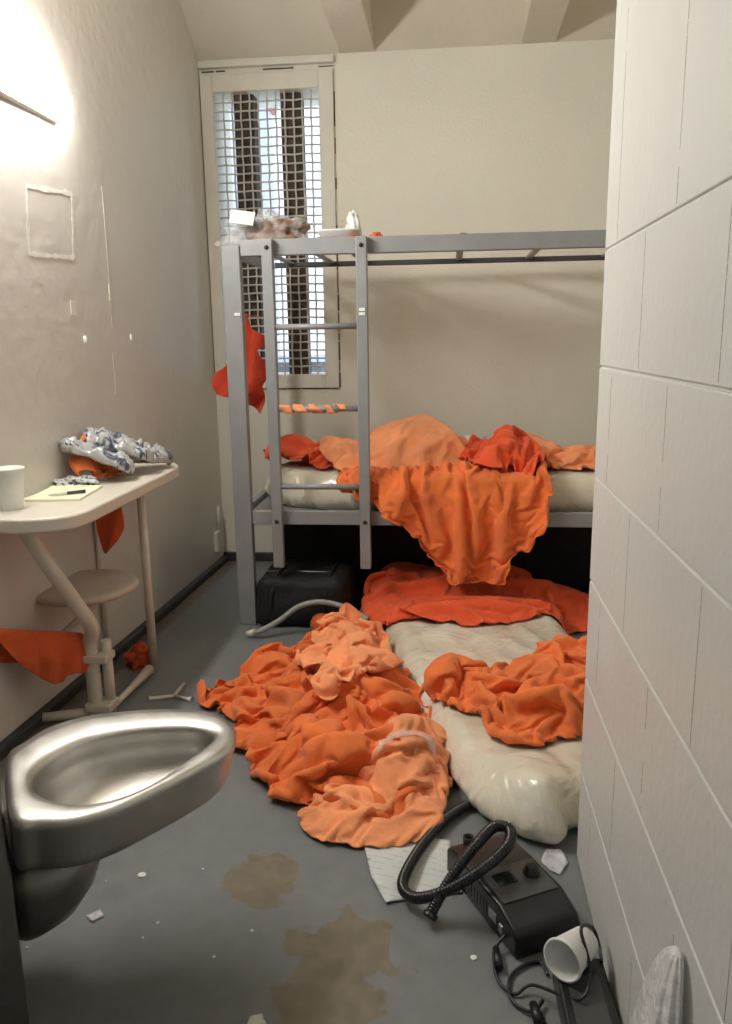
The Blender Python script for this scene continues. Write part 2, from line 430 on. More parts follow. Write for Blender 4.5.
# ceiling with recessed pans between joists
mb = MB(); ZT = 2.82
mb.box(XL-.15, XR+.15, -1.3, YR+.3, ZT, ZT+.15)
joists = [(-.555, -.385), (.325, .485)]
mb.box(XL, XR, -1.2, -.9, ZC, ZT+.01)
edges = [XL]+[q for j in joists for q in j]+[XR]
for a, b in joists: mb.box(a, b, -1.2, YR, ZC, ZT+.01)
for a, b in zip(edges[0::2], edges[1::2]):       # sloped end of each pan
    mb.add([(a, YR, ZC), (b, YR, ZC), (b, YR-.27, ZT), (a, YR-.27, ZT), (a, YR, ZT), (b, YR, ZT)], [(0, 1, 2, 3), (0, 3, 4), (1, 5, 2), (0, 4, 5, 1)])
struct(mb.build('ceiling', 'ceiling'))
struct(MB().box(XW(YR), WX1+.08, YR-.035, YR, ZC-.045, ZC-.012).build('trim_1', 'casing', bevel=.004))
# painted block pier on the right
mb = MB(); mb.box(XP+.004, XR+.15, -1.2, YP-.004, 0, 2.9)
CH = .2325; zs = [1.39-CH*k for k in range(5, -1, -1)]; zs = [0]+zs+[1.39+2*CH, 1.39+3*CH, 1.39+4*CH, 1.39+5*CH, 2.9]
JO = [1.19, .985, 1.20, .98, 1.20, 1.39, 1.215, .985, 1.2, .98, 1.2, 1.0]
crk = []
R = random.Random(8)
for ci in range(len(zs)-1):
    z0, z1 = zs[ci]+.0015, zs[ci+1]-.0015
    mb.box(XP, XP+.03, -1.19, YP, z0, z1)
    y = JO[ci % len(JO)]
    while y+.41 < YP-.06: y += .41
    while y > -1.15: crk.append((y, z0, z1)); y -= .41
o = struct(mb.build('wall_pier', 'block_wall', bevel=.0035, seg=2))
mb = MB()
for y, z0, z1 in crk:
    z = z0+.006
    while z < z1-.006:
        l = R.uniform(.01, .035)
        if R.random() < .8: mb.box(XP-.0005, XP+.002, y-.0008+R.uniform(-.0006, .0006), y+.0008, z, min(z+l, z1-.006))
        z += l+.002
j = mb.build('joint_line', 'joint'); j.parent = o
struct(MB().prism([(XW(-1.1)-.01, -1.1), (XW(-1.1)+.03, -1.1), (XW(YR)+.03, YR-.001), (XW(YR)-.01, YR-.001)], 0, .035).build('baseboard_left', 'base', bevel=.008))
struct(MB().box(XL, XR, YR-.02, YR, 0, .05).build('baseboard_rear', 'base', bevel=.006))

# thin vertical weld seam on the left wall and old adhesive marks
mb = MB()
for (y, z0, z1) in ((3.10, 1.36, 1.8), (3.095, 1.28, 1.33), (3.08, 1.02, 1.18)): mb.box(XW(y), XW(y)+.0018, y-.004, y+.004, z0, z1)
mb.box(XW(3.09), XW(3.09)+.004, 3.087, 3.103, 1.38, 1.44)
tag(mb.build('wall_seam', 'casing', bevel=.001), 'thin raised vertical paint seam on the left wall above the desk', 'seam')
def frame_marks():
    q = [ax(23, 186, XL), ax(66, 194, XL), ax(68, 258, XL), ax(26, 254, XL)]
    mb = MB(); R = random.Random(4)
    for i in range(4):
        a, b = q[i], q[(i+1) % 4]; n = 18; w = .010; pv = []
        d = (b-a).normalized(); nrm = Vector((0, -d.z, d.y))
        for k in range(n+1):
            c = a.lerp(b, k/n); c.x = XW(c.y)-.0004; e = w*R.uniform(.4, 1.1)
            pv += [c+nrm*e+Vector((.0012, 0, 0)), c-nrm*e+Vector((.0012, 0, 0))]
        mb.add(pv, [(2*k, 2*k+1, 2*k+3, 2*k+2) for k in range(n)])
    o = mb.build('adhesive_residue', 'tie'); o.modifiers.new('t', 'SOLIDIFY').thickness = .0008
    tag(o, 'pale square outline of old adhesive on the left wall', 'adhesive mark')
M['residue'] = simple('adhesive_residue', (.86, .85, .80), .7, var=.1, vs=30)
frame_marks(); bpy.data.objects['adhesive_residue'].data.materials[0] = M['residue']
for (px, py, r, lab) in ((79, 340, .013, 'white putty dab on the left wall, nearer the camera of a pair'), (122, 338, .012, 'white putty dab on the left wall, nearer the window of a pair')):
    c = ax(px, py, XL); c.x = XW(c.y); mb = MB(); rings = []
    for k in range(5):
        t = k/4*math.pi/2; rr = r*math.cos(t)+.0003; rings.append([c+Vector((r*.7*math.sin(t), rr*.8*math.cos(a), rr*1.25*math.sin(a))) for a in [2*math.pi*j/14 for j in range(14)]])
    tag(mb.loft(rings, cap1=True).build('putty_dab', 'tie'), lab, 'putty', 'putty dabs on the left wall')
for (px, py, s, lab) in ((68, 308, .02, 'small pale scrap of tape stuck on the left wall under the square mark'),):
    c = ax(px, py, XL); tag(MB().box(XW(c.y)-.002, XW(c.y)+.001, c.y-s, c.y+s, c.z-s*1.2, c.z+s*1.2).build('tape_scrap', 'residue', bevel=.0008), lab, 'tape')
# conduit box low on the left wall near the rear corner
t = thing('conduit_box', 'small beige electrical conduit and box low in the rear left corner', 'electrical box', (XW(4.2), 4.2, .1))
MB().box(XW(4.2)-.004, XW(4.2)+.02, 4.13, 4.22, .09, .2).build('box', 'left_wall', t, bevel=.004)
MB().tube([(XW(4.2)+.01, 4.20, .2), (XW(4.2)+.01, 4.20, .33)], .009).build('conduit', 'pipe', t)

# ------------------------------------------------------------------ window
w1 = bpy.data.objects.new('window_1', None); COL.objects.link(w1); w1.location = (-.93, YR, 1.7); w1['kind'] = 'structure'
def fr_box(mb, x0, x1, z0, z1, X0, X1, Z0, Z1, y0, y1):
    mb.box(X0, x0, y0, y1, Z0, Z1).box(x1, X1, y0, y1, Z0, Z1).box(x0, x1, y0, y1, Z0, z0).box(x0, x1, y0, y1, z1, Z1)
mb = MB(); fr_box(mb, WX0, WX1, WZ0, WZ1, -1.268, -.592, .968, 2.528, YR-.022, YR)
mb.build('window_frame', 'casing', w1, bevel=.004)
mb = MB(); R = random.Random(12)
def gap(a, b, ver, at_):
    q = a
    while q < b:
        l = R.uniform(.03, .16); w_ = R.uniform(.0012, .0035)
        if R.random() < .72:
            e = min(b, q+l)
            if ver: mb.box(at_-w_, at_+w_, YR-.004, YR, q, e)
            else: mb.box(q, e, YR-.004, YR, at_-w_, at_+w_)
        q += l+.01
gap(.98, 2.5, True, -1.272); gap(.97, 2.5, True, -.589); gap(-1.26, -.6, False, .965); gap(-1.26, -.59, False, 2.545)
mb.build('grimy_gap', 'mullion', w1)
mb = MB(); nx, nz = 12, 33
for i in range(1, nx):
    x = WX0+(WX1-WX0)*i/nx
    mb.tube([(x+.0015*math.sin(j*1.6), YR+.012+.003*(-1)**(i+j), WZ0+(WZ1-WZ0)*j/nz) for j in range(nz+1)], .0044, 6, False)
for j in range(1, nz):
    z = WZ0+(WZ1-WZ0)*j/nz
    mb.tube([(WX0+(WX1-WX0)*i/nx, YR+.012-.003*(-1)**(i+j), z+.0015*math.sin(i*2)) for i in range(nx+1)], .0044, 6, False)
mb.build('grille', 'grille', w1)
for x0, x1 in ((-1.115, -1.012), (-.872, -.768)):
    MB().box(x0, x1, YR+.04, YR+.15, WZ0-.01, WZ1+.01).build('mullion', 'mullion', w1, bevel=.006)
MB().box(WX0-.01, WX1+.01, YR+.158, YR+.164, WZ0-.01, WZ1+.01).build('pane', 'glass', w1)
# building across the yard
t = thing('neighbouring_building', 'pale grey-blue building seen through the barred window', 'building', (-3.2, 11, 0))
M['ext'] = simple('exterior_wall', (.62, .66, .74), .8); M['ext2'] = simple('exterior_band', (.85, .87, .9), .7); M['extd'] = simple('exterior_dark', (.12, .13, .15), .5)
M['extr'] = simple('exterior_red', (.5, .2, .17), .8)
MB().box(-6, -2.75, 11, 13, -1, 4.6).build('wall', 'ext', t)
MB().box(-2.96, -2.86, 10.95, 11, -1, 4.35).build('downpipe', 'ext2', t)
MB().box(-6, -2.7, 10.9, 13.1, 4.6, 4.75).build('parapet', 'extr', t)
t = thing('yard_wall', 'low dark yard wall seen through the bottom of the barred window', 'wall', (-1.5, 12, 0))
MB().box(-2.7, -1.5, 12, 12.3, -1, .9).build('panel', 'extd', t); MB().box(-2.75, -1.45, 11.95, 12.35, .9, 1.0).build('coping', 'ext', t)

# ------------------------------------------------------------------ lamp on the left wall
t = thing('wall_lamp', 'bright long fluorescent wall light fixed high on the left wall', 'lamp', (XL, 2.1, 1.93))
LY0, LY1 = 1.60, 2.78
XM = XW(2.2)
MB().box(XM-.02, XM+.040, LY0-.01, LY1+.01, 1.943, 2.087).build('housing', 'casing', t, bevel=.004)
rg = []
for y, k in ((LY0-.05, .03), (LY0-.045, .45), (LY0-.02, .85), (LY0+.02, 1), (LY1-.03, 1), (LY1+.01, .88), (LY1+.035, .5), (LY1+.04, .03)):
    rg.append([Vector((XM+.041+.050*k*math.sin(q), y, 2.015+.068*k*math.cos(q))) for q in [math.pi*j/16 for j in range(17)]])
rgc = [r_+[Vector((XM+.039, r_[0].y, r_[-1].z)), Vector((XM+.039, r_[0].y, r_[0].z))] for r_ in rg]
MB().loft(rgc, True, True).build('diffuser', 'lamp', t)

# ------------------------------------------------------------------ bunk bed
bk = thing('bunk_bed', 'grey steel bunk bed with ladder against the rear wall', 'bunk bed', (-.9, 3.27, 0))
BX0, BX1, BY0, BY1, BZ = -.915, 1.1, 3.27, 4.06, 1.605
MB().box(BX0, BX0+.075, BY0-.01, BY0+.035, 0, BZ-.012).build('post', 'bunk', bk, bevel=.005)
for x, y in ((BX1-.06, BY0), (BX0+.0, BY1-.05), (BX1-.06, BY1-.05)):
    MB().box(x, x+.045, y, y+.045, 0, BZ-.012).build('post', 'bunk_backlit' if y > 3.8 else 'bunk', bk, bevel=.005)
MB().box(BX0+.077, BX1, BY0-.006, BY0+.03, BZ-.055, BZ+.008).build('upper_rail', 'bunk', bk, bevel=.004)
MB().box(BX0+.05, BX1, BY1-.03, BY1, BZ-.035, BZ-.012).build('upper_rail', 'bunk_backlit', bk, bevel=.003)
for x in (BX0+.01, BX1-.05): MB().box(x, x+.03, BY0+.037, BY1-.052, BZ-.05, BZ-.012).build('end_rail', 'bunk', bk, bevel=.003)
for x in (-.80, -.60, -.44, .02, .35, .7): MB().box(x, x+.03, BY0+.032, BY1-.032, BZ-.02, BZ-.012).build('slat', 'bunk', bk)
LR0, LR1 = .452, .512
MB().box(BX0+.077, BX1, BY0-.002, BY0+.03, LR0, LR1).build('lower_rail', 'bunk', bk, bevel=.004)
MB().box(BX0+.05, BX1, BY1-.03, BY1, LR0, LR1).build('lower_rail', 'bunk', bk, bevel=.004)
for x in (BX0+.01, BX1-.05): MB().box(x, x+.03, BY0+.037, BY1-.052, LR0, LR1).build('end_rail', 'bunk', bk, bevel=.003)
MB().box(BX0+.045, BX1-.055, BY0+.032, BY1-.032, LR1-.03, LR1-.024).build('deck', 'bunk', bk)
lad = MB()
LX = [(-.745, -.70), (-.372, -.327)]
for (a, b) in LX:
    lad.box(a, b, BY0-.045, BY0-.009, .272, BZ+.006)
lad = lad.build('ladder', 'bunk', bk, bevel=.005)
rungs = [1.272, .945, .622]
for z in rungs: MB().tube([(LX[0][1]-.01, BY0-.028, z), (LX[1][0]+.01, BY0-.028, z)], .012, 14).build('rung', 'bunk', lad)
for (a, b) in LX:
    for z in (BZ-.028, .475):
        MB().lathe([(.0001, .004), (.008, .003), (.009, 0)], ((a+b)/2, BY0-.0455, z), (0, -1, 0), 14).build('bolt', 'bolt', lad)
for x, z in ((-.86, 1.325), (-.349, 1.335), (-.349, 1.318)):
    yy = BY0-.011 if x < -.8 else BY0-.046
    MB().box(x-.012, x+.012, yy-.003, yy, z-.006, z+.006).build('zip_tie', 'tie', bk, bevel=.001)
# cord hung under the upper rail
mb = MB(); pts = catmull([(-.69, 3.6, 1.60), (-.2, 3.62, 1.585), (.2, 3.62, 1.585), (.6, 3.62, 1.587), (1.07, 3.62, 1.59)], 6)

# mattress on the lower bunk
bm_poly = [(-.865, 3.315), (1.03, 3.315), (1.03, 4.0), (-.865, 4.0)]
mb, HB = cushion(bm_poly, .165, .07, .03, wr=.006, wf=5, seed=3, base=.489)
t_bm = tag(mb.build('mattress', 'vinyl'), 'cream vinyl mattress lying on the lower bunk', 'mattress')
# mattress on the floor
fm_poly = [(-.435, 3.70), (-.275, 3.08), (-.12, 2.45), (.035, 1.93), (.10, 1.835), (.19, 1.765), (.265, 1.745), (.295, 1.765), (.305, 1.83), (.55, 1.86), (.62, 2.0), (.5, 3.0), (.35, 3.80)]
bl = lambda x, y: .05*math.exp(-((x-.23)**2/.008+(y-1.86)**2/.02))
mb, HF = cushion(fm_poly, .115, .085, .018, wr=.007, wf=5, seed=5, bulge=bl)
t_fm = tag(mb.build('mattress', 'vinyl', sub=1), 'cream vinyl mattress lying askew on the grey floor', 'mattress')

FLOORC = MB().add([(-3, -3, 0), (3, -3, 0), (3, 5, 0), (-3, 5, 0)], [(0, 1, 2, 3)])
def wallc(): return MB().box(XP-.002, 1.2, 0, YP+.004, -.1, 2)

def P(*pp, z=0.0): return [tuple(az(x, y, z))[:2] for x, y in pp]

# ---- orange heap on the floor
def mound(lumps, base=0.0):
    return lambda x, y: base+max([0]+[h*max(0, 1-((x-cx)/rx)**2-((y-cy)/ry)**2)**.8 for cx, cy, rx, ry, h in lumps])
g1 = mound([(-.32, 2.45, .30, .36, .10), (-.40, 2.85, .2, .25, .085), (-.14, 2.1, .14, .2, .055), (-.38, 2.15, .16, .2, .06)])
hf1 = heightfield(-1.1, .25, 1.5, 3.6, g1)
poly = P((240, 745), (262, 782), (286, 792), (290, 802), (340, 822), (430, 815), (444, 780), (430, 745), (416, 712), (392, 685), (368, 655), (340, 640), (310, 650), (270, 678), (235, 688), (197, 700), (215, 712), (238, 722))
RH, FH = bunch('heap', poly, g1, [hf1], S=1.8, sp=.0135, seed=11, pinfrac=.2, inner=26, frames=64, move=46, bend=.6, lift=.10, wob=.12, wf=6)
tag(cloth_obj('prison_clothing', RH, FH, 'orange'), 'large crumpled heap of dark orange cloth on the floor beside the mattress', 'clothing')
g0 = lambda x, y: 0.0
poly = P((294, 812), (303, 838), (340, 850), (395, 853), (432, 842), (452, 800), (448, 762), (430, 745), (402, 760), (380, 782), (350, 803), (318, 806))
gb = mound([(-.1, 1.93, .13, .16, .05), (-.25, 1.85, .12, .08, .03)])
hf2 = heightfield(-.7, .3, 1.5, 2.4, lambda x, y: max(gb(x, y), g1(x, y)))
RF, FF = bunch('heapfront', poly, lambda x, y: max(gb(x, y), g1(x, y)+.05*(g1(x, y) > 0)), [hf2, MB().add(RH, FH)], S=1.22, sp=.012, seed=5, pinfrac=.25, inner=8, frames=45, move=30, bend=1.2, lift=.05, wob=.05, wf=9)
tag(cloth_obj('blanket', RF, FF, 'peach'), 'light orange blanket spilling from the near end of the floor heap', 'blanket')
gt = lambda x, y: g1(x, y)+.06
poly = [tuple(az(x, y, .1))[:2] for x, y in ((318, 700), (300, 665), (318, 650), (335, 625), (362, 628), (385, 645), (395, 668), (388, 690), (352, 688), (335, 712))]
hf3 = MB().add(RH, FH)
R_, F_ = bunch('heaptop', poly, gt, [hf3, FLOORC], S=1.7, sp=.012, seed=8, pinfrac=.12, inner=8, frames=48, move=32, bend=.8, lift=.06, wob=.05, wf=9)
tag(cloth_obj('blanket', R_, F_, 'peach'), 'light orange blanket crumpled on the far top of the floor heap', 'blanket')

# ---- cloth on the floor mattress, against the pier
colF = heightfield(-.6, .95, 1.5, 3.95, lambda x, y: HF(x, y), .025)
gm = mound([(.3, 2.5, .25, .4, .05), (.05, 2.45, .14, .12, .045)])
colF2 = heightfield(-.6, .95, 1.5, 3.95, lambda x, y: HF(x, y)+gm(x, y), .025)
poly = [tuple(az(x, y, .13))[:2] for x, y in ((428, 694), (434, 674), (448, 660), (470, 668), (490, 680), (530, 668), (562, 645), (600, 622), (680, 640), (640, 720), (570, 738), (512, 742), (496, 728), (488, 714), (455, 704))]
R_, F_ = bunch('shirt', poly, lambda x, y: HF(x, y)+gm(x, y), [colF2], S=1.6, sp=.0135, seed=21, pinfrac=.3, inner=14, frames=58, move=42, bend=.6, lift=.07, wob=.10, wf=7)
tag(cloth_obj('shirt', R_, F_, 'orange'), 'crumpled orange shirt lying across the middle of the floor mattress', 'shirt')
poly = [tuple(az(x, y, .13))[:2] for x, y in ((366, 612), (362, 575), (400, 566), (470, 570), (560, 577), (620, 585), (650, 600), (585, 603), (545, 612), (510, 622), (470, 624), (420, 618))]
gs = mound([(-.1, 3.5, .35, .2, .05), (.35, 3.5, .3, .2, .04)])
colF3 = heightfield(-.9, .95, 1.5, 4.1, lambda x, y: HF(x, y)+gs(x, y), .025)
R_, F_ = bunch('sheet', poly, lambda x, y: HF(x, y)+gs(x, y), [colF3], aniso=(1.12, 1.6), sp=.0155, seed=31, pinfrac=.22, inner=4, frames=46, move=32, bend=1.0, lift=.06, wob=.07, wf=5)
tag(cloth_obj('bed_sheet', R_, F_, 'orange_red'), 'red-orange sheet spread over the far end of the floor mattress', 'sheet')

# ---- bedding on the lower bunk
gB = mound([(-.17, 3.66, .30, .24, .185), (-.50, 3.62, .2, .2, .10), (.05, 3.7, .2, .18, .09)])
bedc = lambda g, y0=3.0: heightfield(-1.3, 1.3, y0, 4.5, lambda x, y: (max(.655, HB(x, y)) if 3.32 < y < 4.0 and -.86 < x < 1.02 else .655)+g(x, y), .03)
HB2 = lambda x, y: HB(x, y)+gB(x, y)
colB = bedc(gB)
poly = [(-.60, 3.55), (-.48, 3.38), (-.2, 3.325), (.02, 3.345), (.14, 3.55), (.12, 3.8), (-.1, 3.9), (-.4, 3.88), (-.56, 3.75)]
RB_, FB_ = bunch('bunkblanket', poly, HB2, [colB], S=1.18, sp=.015, seed=41, pinfrac=.25, inner=5, frames=42, move=28, bend=2.0, lift=.08, wob=.05, wf=5)
tag(cloth_obj('blanket', RB_, FB_, 'peach', .006), 'big light orange blanket heaped in a mound on the lower bunk', 'blanket')
gL = mound([(-.76, 3.72, .11, .18, .10), (-.62, 3.64, .15, .16, .07)])
colL = bedc(gL)
poly = [(-.85, 3.62), (-.74, 3.56), (-.56, 3.45), (-.46, 3.44), (-.48, 3.62), (-.62, 3.86), (-.84, 3.88)]
R_, F_ = bunch('bunkred', poly, lambda x, y: HB(x, y)+gL(x, y), [colL], S=1.4, sp=.0145, seed=43, pinfrac=.3, inner=8, frames=46, move=32, bend=.7, lift=.07, wob=.06, wf=8)
R_, F_ = trim(R_, F_, lambda p: p.z < .56)
tag(cloth_obj('shirt', R_, F_, 'orange_red'), 'red-orange shirt bunched at the head of the lower bunk behind the ladder', 'shirt')
gR = mound([(.38, 3.72, .16, .14, .07), (.62, 3.66, .2, .14, .05)])
colR = bedc(gR)
poly = [(.12, 3.72), (.25, 3.60), (.42, 3.52), (.55, 3.44), (.75, 3.44), (.85, 3.6), (.8, 3.84), (.4, 3.88), (.15, 3.85)]
R_, F_ = bunch('bunkright', poly, lambda x, y: HB(x, y)+gR(x, y), [colR], S=1.4, sp=.016, seed=47, pinfrac=.12, inner=7, frames=44, move=30, bend=1.0, lift=.07, wob=.05, wf=7)
tag(cloth_obj('blanket', R_, F_, 'peach'), 'light orange blanket rumpled along the right half of the lower bunk', 'blanket')
# shirt spilling over the bunk edge
def drape():
    """shirt bent over the mattress edge, then gathered sideways so that it buckles into hanging folds"""
    poly = [(-.46, 3.355), (-.46, 3.20), (-.36, 3.17), (-.26, 3.13), (-.16, 3.06), (-.08, 2.96), (-.02, 2.88), (.06, 2.84), (.20, 2.82), (.24, 2.90), (.25, 3.00), (.30, 2.97), (.36, 3.02), (.39, 3.15), (.40, 3.36), (.30, 3.40), (.12, 3.41), (-.02, 3.37), (-.2, 3.345), (-.34, 3.35)]
    V, F, nb = sheet(chaikin(poly, 2), .0118, 51); S = 1.55; ye = 3.30
    def fold(x, y, n, x0):
        yf = 3.222+.046*max(0, min(1, (-.25-x0)/.05)); n = n if x0 > -.25 else n*.4
        if y >= ye+.03: return Vector((x, y, max(.665, HB(x, y))+.02+gB(x, y)*.8+n))
        if y <= ye-.03: return Vector((x, yf-n, .675-(ye-y)))
        t = (ye+.03-y)/.06*math.pi/2; return Vector((x, yf+(ye+.03-yf)*(1-t/(math.pi/2))-n*math.sin(t), .645+.04*math.cos(t)+n*math.cos(t)))
    R = random.Random(3); rest = []; targ = []; pins = {}
    for v in V:
        q = v.x*1.0+(3.3-v.y)*-.35
        n = .022+.035*noise.noise((q*17, v.y*3, 9))+.014*noise.noise((q*40, v.y*7, 4))
        rest.append(fold(.08+(v.x-.08)*S, v.y, max(.004, n), v.x)); targ.append(fold(v.x, v.y, .012, v.x))
    for i in range(nb):
        if i % 7 == 0 or (V[i].y > 3.3 and i % 3 == 0):
            pins[i] = 1.0
            if V[i].y < 3.26: targ[i].y -= R.uniform(-.005, .03)
    box2 = MB().box(-1.3, 1.3, 3.262, 3.30, .40, .52).box(-1.3, 1.3, 3.285, 4.0, .40, .64)
    return sim('drape', rest, targ, F, pins, [box2, bedc(lambda x, y: gB(x, y)*.8, 3.31)], frames=62, move=44, bend=.3, fric=5, quality=6), F
R_, F_ = drape()
R_ = [Vector((p.x, min(p.y, 3.258) if p.z < .56 else p.y, max(p.z, .225))) for p in R_]
tag(cloth_obj('shirt', R_, F_, 'orange'), 'orange shirt hanging in folds over the front edge of the lower bunk', 'shirt')
mb2 = mound([(.25, 3.50, .15, .16, .10)])
colT = bedc(lambda x, y: .03+mb2(x, y))
poly = [(.03, 3.56), (.07, 3.42), (.18, 3.34), (.30, 3.30), (.40, 3.31), (.42, 3.5), (.33, 3.66), (.12, 3.68)]
R_, F_ = bunch('knot', poly, lambda x, y: HB(x, y)+.04+mb2(x, y), [colT, MB().add(RB_, FB_)], S=1.5, sp=.0135, seed=53, pinfrac=.15, inner=7, frames=44, move=30, bend=.7, lift=.07, wob=.05, wf=9)
R_, F_ = trim(R_, F_, lambda p: p.z < .56)
tag(cloth_obj('trousers', R_, F_, 'orange_red'), 'red-orange trousers twisted into a bundle in the middle of the lower bunk', 'trousers')
# white paper corner among the bedding
mb = MB(); n = 8; mb.add([(.02+.14*i/n, 3.66+.05*math.sin(i*.9)*.3, .735+.015*j+.008*math.sin(i*1.3+j)) for j in range(4) for i in range(n+1)], [(j*(n+1)+i, j*(n+1)+i+1, (j+1)*(n+1)+i+1, (j+1)*(n+1)+i) for j in range(3) for i in range(n)], True)
o = mb.build('paper_sheet', 'paper'); o.modifiers.new('t', 'SOLIDIFY').thickness = .002; tag(o, 'white paper edge sticking out behind the bundle on the lower bunk', 'paper')

# ---- garments hanging at the bunk's left end
def hanging(key, name, outline, mat, label, cat, y, gather=1.8, seed=1, amp=.02, wf=24, parent=None, nrm=(0, 1, 0), th=.003, sp=.012, ph=0):
    """hanging cloth: outline in (x,z), vertical folds of real depth along nrm, deeper towards the hem"""
    V, F, nb = sheet(chaikin(outline, 0 if key == 'h1' else 1), sp, seed); zs_ = [v.y for v in V]; zt, zb = max(zs_), min(zs_); N = Vector(nrm); out = []
    for v in V:
        t = (zt-v.y)/(zt-zb)
        d = amp*(.35+.9*t)*(math.sin(v.x*wf*2+3*noise.noise((v.x*8, v.y*5, seed))*2+ph)+.6*noise.noise((v.x*25, v.y*12, seed+2)))
        out.append(Vector((v.x, y, v.y))+N*d)
    o = cloth_obj(name, out, F, mat, th, parent); return tag(o, label, cat) if parent is None else o
hanging('h1', 'shirt', [(-.905, 1.33), (-.885, 1.335), (-.865, 1.27), (-.80, 1.24), (-.80, 1.20), (-.845, 1.18), (-.815, 1.12), (-.795, 1.08), (-.835, 1.02), (-.825, .95), (-.85, .895), (-.885, .93), (-.92, .96), (-1.0, .98), (-1.03, .99), (-1.05, 1.03), (-1.045, 1.08), (-1.0, 1.11), (-.94, 1.2)], 'red_backlit', 'red-orange shirt hanging from the left end of the bunk bed', 'shirt', 3.52, amp=.034, wf=26, seed=3, ph=1)
t = thing('clothesline', 'thin dark string tied across the left end of the bunk', 'string', (-.86, 3.4, 1.33))
MB().tube(catmull([(-.90, 3.50, 1.335), (-.86, 3.54, 1.325), (-.86, 3.8, 1.33), (-.89, 4.01, 1.35)], 6), .0025, 8).build('line', 'brick', t)
# orange strip wrapped on the middle rung
mb = MB(); pts = []; R = random.Random(6)
x0, x1 = LX[0][1]+.004, LX[1][0]-.06; n = 160
ra, rb = [], []
for i in range(n+1):
    u = i/n; a = u*2*math.pi*4.5; x = x0+(x1-x0)*u; w = .018+.006*math.sin(u*23)
    rr = .0155+.002*math.sin(a*3+u*9)
    for dx in (-w, 0, w):
        ra.append((x+dx, BY0-.028+rr*math.cos(a), rungs[1]+rr*math.sin(a)*1.1))
mb.add(ra, [(i*3+j, i*3+j+1, (i+1)*3+j+1, (i+1)*3+j) for i in range(n) for j in range(2)], True)
o = mb.build('cloth_strip', 'peach'); o.modifiers.new('t', 'SOLIDIFY').thickness = .003
tag(o, 'orange cloth strip wound around the middle ladder rung', 'cloth strip')

# ------------------------------------------------------------------ things on the top bunk rail
def crumple(name, c, size, mat, label=None, cat=None, seed=1, rough=.35, freq=2.2, parent=None, sub=3, flat=True, tilt=0):
    bm = bmesh.new(); bmesh.ops.create_icosphere(bm, subdivisions=sub+1, radius=1)
    for v in bm.verts:
        p = v.co.copy(); d = noise.noise(p*freq+Vector((seed*5.1, 0, 0))); e = abs(noise.noise(p*freq*2.3+Vector((0, seed*3.3, 0))))
        q = p*(1+rough*d*1.3-rough*e)
        q = Vector((q.x*size[0], q.y*size[1], q.z*size[2]))
        if flat: q.z = max(q.z, -size[2]*.45)
        v.co = Matrix.Rotation(tilt, 3, 'Z') @ q
    zmin = min(v.co.z for v in bm.verts)
    me = bpy.data.meshes.new(name); 
    for v in bm.verts: v.co.z -= zmin; v.co += Vector(c)
    bm.to_mesh(me); bm.free(); me.materials.append(M[mat])
    for p in me.polygons: p.use_smooth = True
    o = bpy.data.objects.new(name, me); COL.objects.link(o)
    if parent is not None: o.parent = parent; o.matrix_parent_inverse = Matrix.Translation(-Vector(parent.location))
    elif label: tag(o, label, cat)
    return o
ZB = BZ-.012
t = thing('plastic_bag', 'clear plastic bag of brown paper and food wrappers on the top bunk corner', 'bag', (-.79, 3.45, ZB))
crumple('bag', (-.77, 3.45, ZB), (.175, .10, .10), 'clear', parent=t, seed=4, rough=.5, freq=2.5, sub=4)
crumple('paper_bag', (-.72, 3.45, ZB+.002), (.125, .08, .088), 'bag_brown', parent=t, seed=7, rough=.45)
crumple('wrapper', (-.89, 3.45, ZB+.002), (.06, .05, .055), 'clear', parent=t, seed=9, rough=.45)
crumple('wrapper', (-.76, 3.46, ZB+.105), (.085, .05, .022), 'milky', parent=t, seed=12, rough=.5)
mb = MB().box(-.05, .05, -.002, .002, -.028, .028, Matrix.Translation((-.845, 3.345, ZB+.115)) @ Matrix.Rotation(.15, 4, 'Y') @ Matrix.Rotation(-.3, 4, 'X'))
mb.build('card', 'paper', t)
ZB = BZ+.009
t = thing('food_tray', 'white foam food tray lying on the top bunk rail beside the ladder', 'tray', (-.46, 3.42, ZB))
mb = MB(); mb.loft([[Vector((-.46+rx*math.copysign(abs(math.cos(a))**.6, math.cos(a)), 3.42+ry*math.copysign(abs(math.sin(a))**.6, math.sin(a)), ZB+z)) for a in [2*math.pi*k/28 for k in range(28)]] for rx, ry, z in ((.07, .055, 0), (.085, .07, .035), (.09, .075, .038), (.085, .07, .042), (.068, .053, .008))], True, True)
mb.build('tray', 'cup', t)
crumple('napkin', (-.40, 3.42, ZB+.01), (.032, .03, .075), 'paper', parent=t, seed=3)
MB().box(-.43, -.355, 3.36, 3.375, ZB+.0, ZB+.012).build('packet', 'orange', t, bevel=.003)
crumple('fabric_scrap', (-.305, 3.40, ZB), (.028, .025, .02), 'brick', 'dark red scrap standing on the top bunk rail right of the ladder', 'scrap', seed=5)
crumple('paper_wad', (-.27, 3.41, ZB), (.02, .02, .012), 'paper', 'small white paper wad beside the dark red scrap on the top bunk', 'paper wad', seed=6, sub=2)
crumple('crumb', (.045, 3.33, BZ+.008), (.018, .012, .008), 'bag_brown', 'small brown crumb on the top bunk rail far right of the ladder', 'crumb', seed=7, sub=2)
crumple('crumb', (.10, 3.33, BZ+.008), (.012, .01, .006), 'paper', 'tiny pale crumb farthest right on the top bunk rail', 'crumb', seed=8, sub=2)
crumple('sock', (-.52, 3.42, ZB), (.045, .04, .015), 'dark_grey', 'small dark grey rag between the bag and the foam tray on top bunk', 'rag', seed=13)

